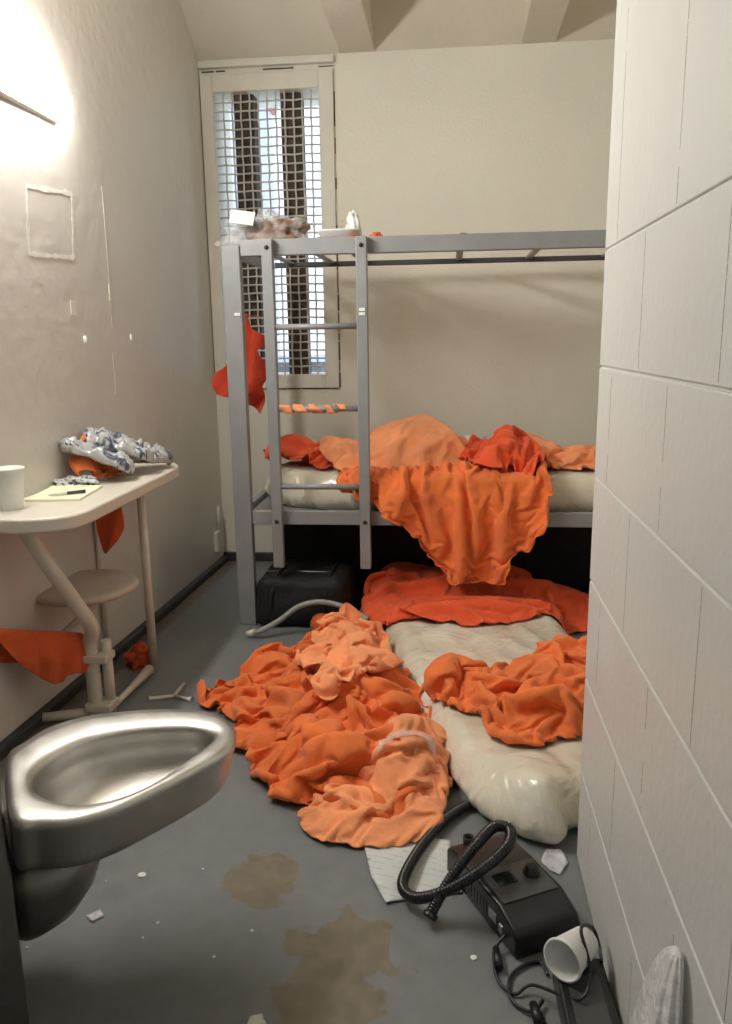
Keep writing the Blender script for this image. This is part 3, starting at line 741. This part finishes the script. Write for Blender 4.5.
# ------------------------------------------------------------------ desk with fixed stool
dk = thing('desk', 'cream wall-mounted metal desk with pipe legs and attached round stool', 'desk', (-1.2, 2.6, 0))
dp = [(XW(2.06)+.002, 2.06), (-1.20, 2.05), (-1.10, 2.085), (-1.052, 2.17), (-1.05, 2.35), (-1.052, 2.90), (-1.07, 3.04), (-1.13, 3.13), (-1.21, 3.16), (XW(3.16)+.002, 3.165)]
dpc = [Vector(p) for p in dp]; sm = [dpc[0]]
cm = catmull([(x, y, 0) for x, y in dp[1:-1]], 6)
top = [dp[0]]+[(p.x, p.y) for p in cm]+[dp[-1]]
MB().prism(top, .700, .745).build('tabletop', 'desk', dk, bevel=.010, seg=3)
# front bent leg
fx, fy = -1.150, 2.36
p0 = Vector((-1.345, 2.30, .705)); 
leg = catmull([ay(13, 512, 2.20), ay(26, 532, 2.205), ay(50, 568, 2.24), ay(76, 604, 2.29), ay(92, 628, 2.33), (-1.165, 2.355, .26), (-1.165, 2.36, .12), (-1.165, 2.36, .0)], 6)
MB().tube(leg, .024, 18).build('leg', 'pipe', dk)
MB().tube([(-1.122, 2.38, .0), (-1.122, 2.38, .265)], .017, 14).build('leg', 'pipe', dk)
for z in (.03, .2): MB().box(-1.19, -1.10, 2.325, 2.40, z, z+.028).build('bracket', 'pipe', dk, bevel=.006)
MB().tube([(-1.112, 2.75, .0), (-1.116, 2.75, .705)], .0155, 14).build('leg', 'pipe', dk)
MB().tube([(XW(2.8)+.014, 2.80, .0), (XW(2.8)+.014, 2.80, .705)], .010, 12).build('wall_strut', 'pipe', dk)
MB().tube([(XW(2.1)+.01, 2.10, .385), (-1.19, 2.36, .275)], .0155, 14).build('crossbar', 'pipe', dk)
MB().tube([(XW(2.3)+.01, 2.30, .018), (-1.17, 2.36, .018)], .016, 14).build('crossbar', 'pipe', dk)
MB().tube([(-1.122, 2.40, .022), (-1.118, 2.55, .022), (-1.112, 2.70, .024)], [.010, .012, .020], 14).build('foot_bar', 'pipe', dk)
st = MB().lathe([(.0001, -.018), (.16, -.018), (.176, -.010), (.180, 0), (.176, .010), (.165, .016), (.0001, .018)], tuple(ay(85, 587, 2.53)), (0, 0, 1), 40).build('seat', 'seat', dk)
MB().tube([(-1.17, 2.52, .40), (-1.22, 2.46, .33), (XW(2.36)+.01, 2.36, .22)], .012, 12).build('seat_arm', 'pipe', dk)

# cloth draped over the crossbar
def bar_cloth():
    V, F, nb = sheet(chaikin([(-.0, .13), (.0, -.02), (.03, -.10), (.09, -.17), (.13, -.19), (.15, -.14), (.20, -.15), (.205, .0), (.20, .10), (.1, .12)], 1), .011, 9)
    out = []
    for v in V:
        u = v.y; r = .0205; tt = v.x/.205; x = -1.347+.157*tt
        z0 = .385-.11*tt; y0 = 2.10+.26*tt
        w = .022*math.sin(v.x*70+2*noise.noise((v.x*9, v.y*9, 1)))+.006*noise.noise((v.x*40, v.y*30, 2))
        if abs(u) < r*1.57: a = u/r; p = (x-.856*r*math.sin(a), y0+.517*r*math.sin(a), z0+r*math.cos(a))
        elif u < 0: e = r+abs(w)*min(1, (-u-.03)*14); p = (x+.856*e, y0-.517*e, z0+(u+r*1.57))
        else: e = r+abs(w)*.3*min(1, (u-.03)*14); p = (x-.856*e*.8, y0+.517*e*.8, z0-(u-r*1.57))
        out.append(Vector(p))
    return cloth_obj('washcloth', out, F, 'brick', .003)
tag(bar_cloth(), 'dark orange cloth draped over the crossbar under the desk', 'cloth')
hanging('h2', 'cloth', [(-1.238, .70), (-1.135, .70), (-1.128, .60), (-1.15, .55), (-1.19, .505), (-1.21, .485), (-1.225, .52), (-1.236, .60)], 'brick', 'dark red-orange cloth hanging down beneath the desk top', 'cloth', 2.62, amp=.010, wf=30, seed=6, sp=.010)
crumple('rag', (-1.19, 2.80, 0), (.055, .055, .055), 'brick', 'dark orange rag lying on the floor behind the desk leg', 'rag', seed=14, rough=.4)

# things on the desk
ZD = .745
t = thing('foam_cup', 'white foam cup standing on the front of the desk', 'cup', (-1.285, 2.19, ZD))
MB().lathe([(.0001, 0), (.030, 0), (.0315, .004), (.043, .108), (.046, .118), (.046, .123), (.041, .123), (.028, .008), (.0001, .006)], (-1.285, 2.19, ZD), seg=40).build('cup', 'cup', t)
t = thing('notepad', 'yellow notepad lying on the desk beside the foam cup', 'notepad', (-1.22, 2.34, ZD))
Rn = Matrix.Translation((-1.225, 2.37, ZD)) @ Matrix.Rotation(.12, 4, 'Z')
MB().box(-.085, .085, -.07, .16, 0, .008, Rn).build('pages', 'pad', t, bevel=.0015)
MB().box(-.085, .085, .135, .16, .008, .0092, Rn).build('binding', 'pad', t)
t = thing('pen', 'black pen lying on the yellow notepad', 'pen', (-1.19, 2.36, ZD+.014))
a, b = Vector((-1.245, 2.33, ZD+.0145)), Vector((-1.155, 2.40, ZD+.0145))
MB().tube([a, a.lerp(b, .08), a.lerp(b, .12), b], [.001, .003, .0045, .0045], 10).build('barrel', 'white_plastic', t)
MB().tube([a.lerp(b, .5), b], .0052, 10).build('cap', 'ink', t)
t = crumple('newspaper', (-1.262, 2.575, ZD), (.075, .05, .022), 'news', 'crumpled printed newspaper scrap on the desk between notepad and packets', 'newspaper', seed=15)
gd = mound([(-1.29, 2.74, .07, .15, .12)])
cold = heightfield(-1.345, -.9, 2.3, 3.1, lambda x, y: ZD+gd(x, y), .02)
poly = [(-1.325, 2.56), (-1.27, 2.60), (-1.20, 2.64), (-1.17, 2.72), (-1.2, 2.88), (-1.30, 2.92)]
R_, F_ = bunch('deskcloth', poly, lambda x, y: ZD+gd(x, y), [cold], S=1.35, sp=.0115, seed=61, pinfrac=.2, inner=5, frames=40, move=28, bend=.7, lift=.05, wob=.04, wf=10)
R_ = [Vector((max(p.x, XW(p.y)+.006), p.y, p.z)) for p in R_]
tag(cloth_obj('cloth', R_, F_, 'orange'), 'bright orange cloth bundled on the desk under the plastic packets', 'cloth')
def packet(name, c, L, W, H, yaw, pitch, label, seed):
    R = random.Random(seed)
    pl = [(-L, -W*.5), (-L*.8, -W*.9), (-L*.2, -W*R.uniform(.8, 1.1)), (L*.4, -W*R.uniform(.9, 1.15)), (L, -W*.7), (L*1.06, W*.2), (L*.85, W*.9), (L*.1, W*R.uniform(.9, 1.15)), (-L*.6, W*.95), (-L*1.08, W*.3)]
    V, F, nb = sheet(chaikin(pl, 1), .0075, seed)
    Rt = Matrix.Translation(c) @ Matrix.Rotation(yaw, 4, 'Z') @ Matrix.Rotation(pitch, 4, 'Y')
    def cr(v, o): return abs(noise.noise((v.x*13, v.y*26, seed+o)))+.6*abs(noise.noise((v.x*30+v.y*20, v.y*38, seed+o+3)))
    def env(v): return (max(0, 1-(v.x/L/1.1)**4)*max(0, 1-(v.y/W/1.2)**2))**.5
    mid = lambda v: .022*noise.noise((v.x*9, v.y*11, seed+8))
    top = [Rt @ Vector((v.x, v.y, mid(v)+H*env(v)*(1.15-1.7*cr(v, 0))+.003*noise.noise((v.x*80, v.y*80, 1)))) for v in V]
    bot = [Rt @ Vector((v.x, v.y, mid(v)-.002-.3*H*env(v)*(1-cr(v, 5)))) for v in V]
    mb = MB(); n = len(V); mb.add(top+bot, F, True); mb.f += [tuple(n+i for i in reversed(t)) for t in F]; mb.sm += [True]*len(F)
    mb.f += [(i, (i+1) % nb, n+(i+1) % nb, n+i) for i in range(nb)]; mb.sm += [True]*nb
    return tag(mb.build(name, 'packet'), label, 'packet', 'printed plastic packets on the desk')
packet('plastic_packet', (-1.225, 2.66, ZD+.085), .125, .075, .045, .45, .40, 'shiny crinkled plastic packet with dark print, leaning nearest the notepad', 71)
packet('plastic_packet', (-1.20, 2.80, ZD+.10), .13, .085, .05, .55, .36, 'shiny crinkled plastic packet with dark print, topmost over the orange cloth', 73)
packet('plastic_packet', (-1.16, 2.93, ZD+.05), .10, .07, .05, .7, .25, 'shiny crinkled grey plastic packet at the far end of the desk', 75)

# ------------------------------------------------------------------ steel toilet
tl = thing('toilet', 'stainless steel prison toilet bowl on a steel cabinet in the left foreground', 'toilet', (-.8, 1.3, 0))
ZR = .43
outer = [(6, 758), (24, 742), (51, 726), (91, 715), (138, 710), (178, 709), (213, 713), (231, 724), (236, 738), (226, 752), (197, 770), (158, 790), (118, 809), (79, 821), (39, 824), (10, 819)]
inner = [(32, 780), (39, 766), (59, 752), (91, 738), (130, 730), (166, 727), (193, 727), (212, 732), (211, 741), (189, 758), (166, 774), (138, 790), (110, 799), (79, 803), (51, 799), (36, 791)]
OU = catmull([az(x, y, ZR) for x, y in outer], 6, True); IN = catmull([az(x, y, ZR) for x, y in inner], 6, True)
cI = sum(IN, Vector())/len(IN); cO = sum(OU, Vector())/len(OU)
def sc_(L, c, k, z, sh=Vector((0, 0, 0))): return [Vector((c.x+(p.x-c.x)*k+sh.x, c.y+(p.y-c.y)*k+sh.y, z)) for p in L]
back = Vector((-.82, -.57, 0)).normalized()
mb = MB()
rings = [sc_(OU, cO, .40, .285, back*.10), sc_(OU, cO, .70, .316, back*.05), sc_(OU, cO, .88, .333, back*.022), sc_(OU, cO, .93, .338, back*.016), sc_(OU, cO, .955, .355, back*.010), sc_(OU, cO, .985, .40, back*.004), sc_(OU, cO, 1.0, .418), sc_(OU, cO, 1.0, .424), sc_(OU, cO, .99, .430)]
mid = [a.lerp(b, .3) for a, b in zip(OU, IN)]; mid2 = [a.lerp(b, .75) for a, b in zip(OU, IN)]
rings += [[Vector((p.x, p.y, .434)) for p in mid], [Vector((p.x, p.y, .432)) for p in mid2], sc_(IN, cI, 1.01, .427), sc_(IN, cI, .99, .418), sc_(IN, cI, 1.0, .395), sc_(IN, cI, 1.02, .37), sc_(IN, cI, .93, .352), sc_(IN, cI, .85, .338, back*.012), sc_(IN, cI, .58, .320, back*.035), sc_(IN, cI, .30, .308, back*.06)]
mb.loft(rings, True, True).build('bowl', 'steel', tl)
# rounded trap housing under the bowl
mb = MB(); rg = []
bc = Vector((-.80, 1.30, 0))
for z, a_, b_, s_ in ((.298, .13, .125, .0), (.235, .13, .125, .0), (.19, .118, .12, -.005), (.15, .095, .10, -.01), (.125, .065, .075, -.02), (.118, .02, .03, -.03)):
    rg.append([Vector((bc.x, bc.y, z))+(-back)*(s_+a_*math.cos(q)*(1 if math.cos(q) > 0 else .6))+Vector((-.57, .82, 0))*b_*math.sin(q) for q in [2*math.pi*k/36 for k in range(36)]])
mb.loft(rg, True, True).build('trap_housing', 'sink', tl)
cab = [(-.752, 1.155), (-.935, 1.43), (XL+.001, 1.43), (XL+.001, .55), (-.80, .55), (-.80, 1.10)]
MB().prism(cab, 0, .86).build('cabinet', 'sink', tl, bevel=.006)

# ------------------------------------------------------------------ small things on the floor
t = thing('breathing_machine', 'black breathing machine with dial lying on the floor by the block wall', 'medical device', (.14, 1.56, 0))
c0 = Vector((.138, 1.565, 0)); yaw = math.atan2(1.435-1.70, .209-.07)
RD = Matrix.Translation(c0) @ Matrix.Rotation(yaw, 4, 'Z')     # local +x runs towards the near end
L_, W_ = .152, .078
mb = MB()
prof = [(-L_, 0, .0), (-L_, 0, .062), (-L_+.03, 0, .075), (L_-.07, 0, .08), (L_-.012, 0, .058), (L_, 0, .04), (L_, 0, 0)]
v = []
for s in (-W_, W_): v += [RD @ Vector((x, s, z)) for x, _, z in prof]
n = len(prof)
mb.add(v, [tuple(range(n)), tuple(reversed(range(n, 2*n)))]+[(i, (i+1) % n, n+(i+1) % n, n+i) for i in range(n)])
mb.build('housing', 'black', t, bevel=.008, seg=3)
MB().box(-.02, .085, -.066, .066, .0795, .0815, RD).build('control_panel', 'dark_grey', t, bevel=.001)
MB().box(.0, .038, -.048, -.002, .0815, .0835, RD).build('screen', 'lcd', t, bevel=.0008)
MB().lathe([(.019, 0), (.019, .006), (.0145, .008), (.013, .018), (.011, .020), (.0001, .020)], RD @ Vector((.024, .038, .0815)), (0, 0, 1), 28).build('dial', 'black', t)
mb = MB()
for k in range(7): mb.box(-.05+k*.013, -.044+k*.013, -W_-.0015, -W_+.002, .018, .05, RD)
mb.build('air_grille', 'dark_grey', t)
MB().box(.045, .075, -W_-.002, -W_+.002, .028, .05, RD).build('socket', 'silver', t, bevel=.001)
MB().box(.085, .1, -W_-.002, -W_+.002, .022, .04, RD).build('socket', 'silver', t, bevel=.001)
mb = MB(); mb.lathe([(.011, 0), (.013, .004), (.013, .02), (.010, .02), (.010, 0)], RD @ Vector((-L_+.02, -.03, .07)), (0, 0, 1), 20).build('air_outlet', 'black', t)

def corrugated(pts, r, pitch, amp, n=30):
    c = catmull(pts, n); L = [0]
    for a, b in zip(c, c[1:]): L.append(L[-1]+(b-a).length)
    N = int(L[-1]/pitch*4); out = []; rs = []; j = 0
    for i in range(N+1):
        s = L[-1]*i/N
        while j < len(L)-2 and L[j+1] < s: j += 1
        out.append(c[j].lerp(c[j+1], (s-L[j])/max(1e-9, L[j+1]-L[j]))); rs.append(r+amp*(1, 0, -1, 0)[i % 4])
    return out, rs
hp = [az(520, 815, .016), az(485, 801, .016), az(455, 812, .017), az(428, 838, .02), az(408, 868, .028), az(403, 888, .032), az(418, 898, .04), az(450, 889, .075), az(484, 868, .125), az(508, 845, .145), az(509, 829, .145), az(494, 827, .15), az(476, 845, .14), az(455, 872, .10), az(438, 900, .05), az(430, 916, .022)]
pt, rs = corrugated(hp, .0118, .0065, .0012)
t = thing('breathing_hose', 'black corrugated hose looped over the breathing machine', 'hose', tuple(hp[5]))
MB().tube(pt, rs, 14).build('hose', 'hose', t)
e0, e1 = pt[-6], pt[-1]
MB().tube([e0, e1, e1+(e1-e0)*.3], .0162, 16).build('cuff', 'black', t)

# black power box with the lying cup
RB = Matrix.Translation((.2545, 1.262, 0)) @ Matrix.Rotation(.03, 4, 'Z')
t = thing('power_unit', 'black box shaped unit on the floor under the tipped white cup', 'device', (.2545, 1.262, 0))
MB().box(-.047, .047, -.11, .095, 0, .055, RB).build('housing', 'black', t, bevel=.006)
MB().box(-.03, .03, -.09, .05, .055, .0565, RB).build('label_plate', 'dark_grey', t)
t = thing('foam_cup', 'white foam cup tipped on its side on the black box', 'cup', (.25, 1.33, .06))
ca = az(551, 948, .105); cb = az(594, 953, .09); cb = Vector((.292, 1.335, .097))
ca = Vector((.212, 1.292, .0985)); cb = Vector((.262, 1.352, .091))
dirc = (cb-ca).normalized()
MB().lathe([(.0365, 0), (.0395, 0), (.040, .004), (.0375, .006), (.028, .082), (.0265, .085), (.0001, .085)], ca, dirc, 40).build('cup', 'cup', t)
MB().lathe([(.0365, 0), (.0255, .080), (.0001, .080)], ca, dirc, 40).build('cup_inside', 'cup', t)
# cords
cp = [az(505, 935, .03), az(494, 952, .012), az(498, 980, .006), az(515, 994, .006), az(533, 985, .02), (.238, 1.245, .062), (.262, 1.286, .088), (.250, 1.322, .136), (.262, 1.350, .130), (.282, 1.372, .105), (.294, 1.372, .07), (.294, 1.34, .060)]
t = bpy.data.objects['breathing_machine']
MB().tube(catmull(cp, 14), .0033, 10).build('cord', 'black', t)
MB().tube([az(496, 948, .014), az(499, 968, .012)], [.007, .009], 12).build('strain_relief', 'black', t)
cp = [az(543, 1000, .012), az(532, 1012, .008), az(512, 1000, .006), az(510, 978, .006), az(523, 966, .006), az(540, 962, .006), az(548, 975, .006)]
t = bpy.data.objects['power_unit']
MB().tube(catmull(cp, 14), .0035, 10).build('cord', 'black', t)
MB().tube([az(533, 1004, .011), az(540, 1024, .011)], [.008, .011], 12).build('plug', 'black', t)

def flat_sheet(name, pts, mat, label, cat, wav=.004, sp=.012, th=.0012, z=.003, seed=3):
    V, F, nb = sheet([tuple(p)[:2] for p in pts], sp, seed)
    vv = [Vector((v.x, v.y, z+wav*abs(noise.noise((v.x*14, v.y*14, seed)))*2)) for v in V]
    o = MB().add(vv, F, True).build(name, mat); o.modifiers.new('t', 'SOLIDIFY').thickness = th
    return tag(o, label, cat)
def letter_mat():
    m, nt, p = new_mat('written_paper')
    g = nt.nodes.new('ShaderNodeNewGeometry'); mp = nt.nodes.new('ShaderNodeMapping'); mp.inputs['Rotation'].default_value = (0, 0, .25)
    nt.links.new(g.outputs['Position'], mp.inputs[0])
    w = nt.nodes.new('ShaderNodeTexWave'); w.bands_direction = 'Y'; w.inputs['Scale'].default_value = 16; nt.links.new(mp.outputs[0], w.inputs[0])
    n = tex(nt, 'Noise', 60, 2, vec=g.outputs['Position']); n2 = tex(nt, 'Noise', 7, 2, vec=g.outputs['Position'])
    mu = nt.nodes.new('ShaderNodeMath'); mu.operation = 'MULTIPLY'; nt.links.new(w.outputs['Fac'], mu.inputs[0]); nt.links.new(n.outputs['Fac'], mu.inputs[1])
    nt.links.new(ramp(nt, mu.outputs[0], .46, .5, (.60, .63, .62), (.50, .53, .54)), p.inputs['Base Color']); p.inputs['Roughness'].default_value = .8
    return m
M['letter'] = letter_mat()
flat_sheet('paper_sheet', P((364, 846), (372, 880), (386, 905), (420, 898), (462, 894), (458, 870), (450, 842), (410, 838)), 'letter', 'white written sheet of paper lying on the floor under the hose', 'paper')
flat_sheet('foil_scrap', P((541, 862), (546, 850), (560, 851), (568, 864), (560, 876), (549, 872)), 'strip', 'small clear plastic scrap behind the breathing machine by the wall', 'scrap', wav=.006, sp=.008)
flat_sheet('plastic_strip', P((86, 917), (100, 911), (104, 917), (92, 923)), 'strip', 'clear plastic strip on the floor right of the toilet base', 'strip', sp=.006)
flat_sheet('paper_corner', P((250, 1018), (262, 1016), (268, 1030), (246, 1030)), 'paper', 'small white paper corner at the bottom edge of the floor', 'paper', sp=.006)
for k, (px, py, r) in enumerate(((142, 875, .010), (252, 931, .004), (158, 923, .004), (203, 869, .003), (143, 938, .003), (214, 957, .003), (27, 948, .003), (440, 905, .004), (474, 958, .008))):
    c = az(px, py); R = random.Random(k); n = 9
    pl = [(c.x+r*R.uniform(.75, 1.1)*math.cos(q), c.y+r*R.uniform(.75, 1.1)*math.sin(q)) for q in [2*math.pi*j/n for j in range(n)]]
    lab = {0: 'largest white paint chip on the floor below the toilet bowl', 8: 'white chip on the floor left of the black cord'}.get(k, 'tiny white paint chip lying on the grey floor')
    tag(MB().prism(pl, 0, .002).build('paint_chip', 'chip', bevel=.0005), lab, 'chip', 'paint chips on the floor')
# white plastic Y-shaped piece
t = thing('plastic_fork', 'white broken Y-shaped plastic piece on the floor beyond the toilet', 'plastic piece', tuple(az(175, 697)))
a, b, c_, d = az(149, 699, .005), az(174, 696, .006), az(184, 684, .007), az(192, 700, .006)
MB().tube([a, a.lerp(b, .1), b], [.013, .008, .006], 10).build('handle', 'white_plastic', t)
MB().tube([b, c_], [.006, .007], 10).build('prong', 'white_plastic', t); MB().tube([b, b.lerp(d, .7), d], [.006, .006, .012], 10).build('prong', 'white_plastic', t)
# clear strip lying on the heap
hv = np.array([tuple(p) for p in RH]+[tuple(p) for p in RF])
def heap_z(x, y):
    d = (hv[:, 0]-x)**2+(hv[:, 1]-y)**2; return float(hv[d < .018**2][:, 2].max()) if (d < .018**2).any() else .05
pp = [az(x, y, .09) for x, y in ((378, 764), (395, 757), (415, 754), (436, 757))]; cs = catmull(pp, 6)
pv = []
for p in cs:
    for o_ in (-.02, -.004, .014): pv.append((p.x, p.y+o_, heap_z(p.x, p.y+o_)+.006))
o = MB().add(pv, [(i*3+j, i*3+j+1, i*3+j+4, i*3+j+3) for i in range(len(cs)-1) for j in range(2)], True).build('plastic_wrap', 'clear')
o.modifiers.new('t', 'SOLIDIFY').thickness = .0012; tag(o, 'clear shiny plastic strip lying across the floor heap of orange cloth', 'plastic')
# grey hose under the bunk
gp = [az(249, 634, .013), ay(262, 630, 3.10), ay(280, 620, 3.14), ay(298, 607, 3.16), ay(318, 602, 3.16), ay(338, 605, 3.16), ay(355, 612, 3.14), ay(368, 620, 3.08)]
t = thing('air_hose', 'pale grey ribbed hose curving on the floor in front of the black bag', 'hose', tuple(gp[0]))
pt, rs = corrugated(gp, .0115, .008, .001)
MB().tube(pt, rs, 12).build('hose', 'grey_hose', t)
MB().tube([gp[0]+(gp[0]-gp[1])*.1, gp[0].lerp(gp[1], .5)], .0145, 16).build('cuff', 'white_plastic', t)
# amber tumbler lying behind the heap
ta, tb = Vector((-.445, 3.02, .065)), Vector((-.545, 3.18, .045))
t = thing('tumbler', 'orange plastic tumbler lying behind the floor heap by the hose', 'tumbler', tuple(tb))
MB().lathe([(.0001, 0), (.040, 0), (.045, .006), (.047, .02), (.047, .15), (.043, .15), (.040, .01), (.0001, .01)], tb, (ta-tb).normalized(), 32).build('body', 'amber', t)
MB().tube([az(336, 622, .06), az(345, 612, .075)], [.008, .011], 12).build('cap', 'white_plastic', t)
# black duffel under the bunk
def rbox(c, s, rr, n=7, seed=1, amp=.012):
    bm = bmesh.new(); bmesh.ops.create_cube(bm, size=2); bmesh.ops.subdivide_edges(bm, edges=bm.edges, cuts=n*2, use_grid_fill=True)
    for v in bm.verts:
        p = Vector((v.co.x*s[0], v.co.y*s[1], v.co.z*s[2])); q = Vector([max(-(a-rr), min(a-rr, b)) for a, b in zip(s, p)])
        d = p-q
        if d.length > 0: d = d.normalized()*rr
        w = q+d; w += v.co.normalized()*amp*noise.noise(Vector((w.x*9, w.y*9, w.z*9+seed)))
        w.z = max(w.z, -s[2]); v.co = w+Vector(c)
    mb = MB(); bm.verts.index_update(); mb.add([v.co.copy() for v in bm.verts], [tuple(v.index for v in f.verts) for f in bm.faces], True); bm.free(); return mb
t = thing('added_dark_bag', 'long low black bag added to darken the space under the lower bunk at the rear wall', 'bag', (.12, 3.9, 0))  # guessed bag, added so the space under the bunk goes black
rbox((.12, 3.90, .215), (.955, .13, .215), .06, seed=8, amp=.02, n=9).build('body', 'black_soft', t)
t = thing('duffel_bag', 'black duffel bag on the floor under the lower bunk', 'bag', (-.63, 3.42, 0))
rbox((-.635, 3.42, .112), (.20, .19, .112), .05, seed=3, amp=.02).build('body', 'black_soft', t)
for x in (-.76, -.53): MB().tube(catmull([(x, 3.224, .04), (x, 3.223, .15), (x+.02, 3.28, .225), (x+.03, 3.42, .236)], 6), .008, 8).build('strap', 'black', t)
MB().tube([(-.80, 3.34, .224), (-.47, 3.34, .224)], .004, 8).build('zip', 'silver', t)
# plastic bag on the right wall foreground
def wall_bag():
    rg = []
    spec = [(.44, .006, .008, .93), (.42, .010, .026, .935), (.38, .014, .045, .94), (.32, .018, .062, .945), (.22, .024, .08, .95), (.12, .028, .095, .955), (.04, .03, .10, .955), (.0, .02, .08, .955)]
    for z, dx, dy, cy in spec:
        r = []
        for k in range(64):
            q = 2*math.pi*k/64; f_ = 1+.10*math.sin(q*9+z*4)+.08*noise.noise((math.cos(q)*3, math.sin(q)*3, z*5))
            r.append(Vector((min(XP-.003, XP-dx-.004+dx*math.cos(q)*f_), cy+dy*math.sin(q)*f_, z)))
        rg.append(r)
    o = MB().loft(rg, True, True).build('plastic_bag', 'milky', sub=1); return o
tag(wall_bag(), 'milky white plastic bag slumped against the block wall in the foreground', 'bag')

# ------------------------------------------------------------------ world and view
w = bpy.data.worlds.new('sky'); sc.world = w; w.use_nodes = True
bg = w.node_tree.nodes['Background']; bg.inputs[0].default_value = (.72, .84, 1, 1); bg.inputs[1].default_value = 1.9
sc.view_settings.view_transform = 'Standard'; sc.view_settings.look = 'None'; sc.view_settings.gamma = 1; sc.view_settings.use_curve_mapping = False
sc.view_settings.exposure = 0.12
sc.cycles.use_denoising = True
sc.cycles.max_bounces = 8; sc.cycles.diffuse_bounces = 5; sc.cycles.transparent_max_bounces = 12
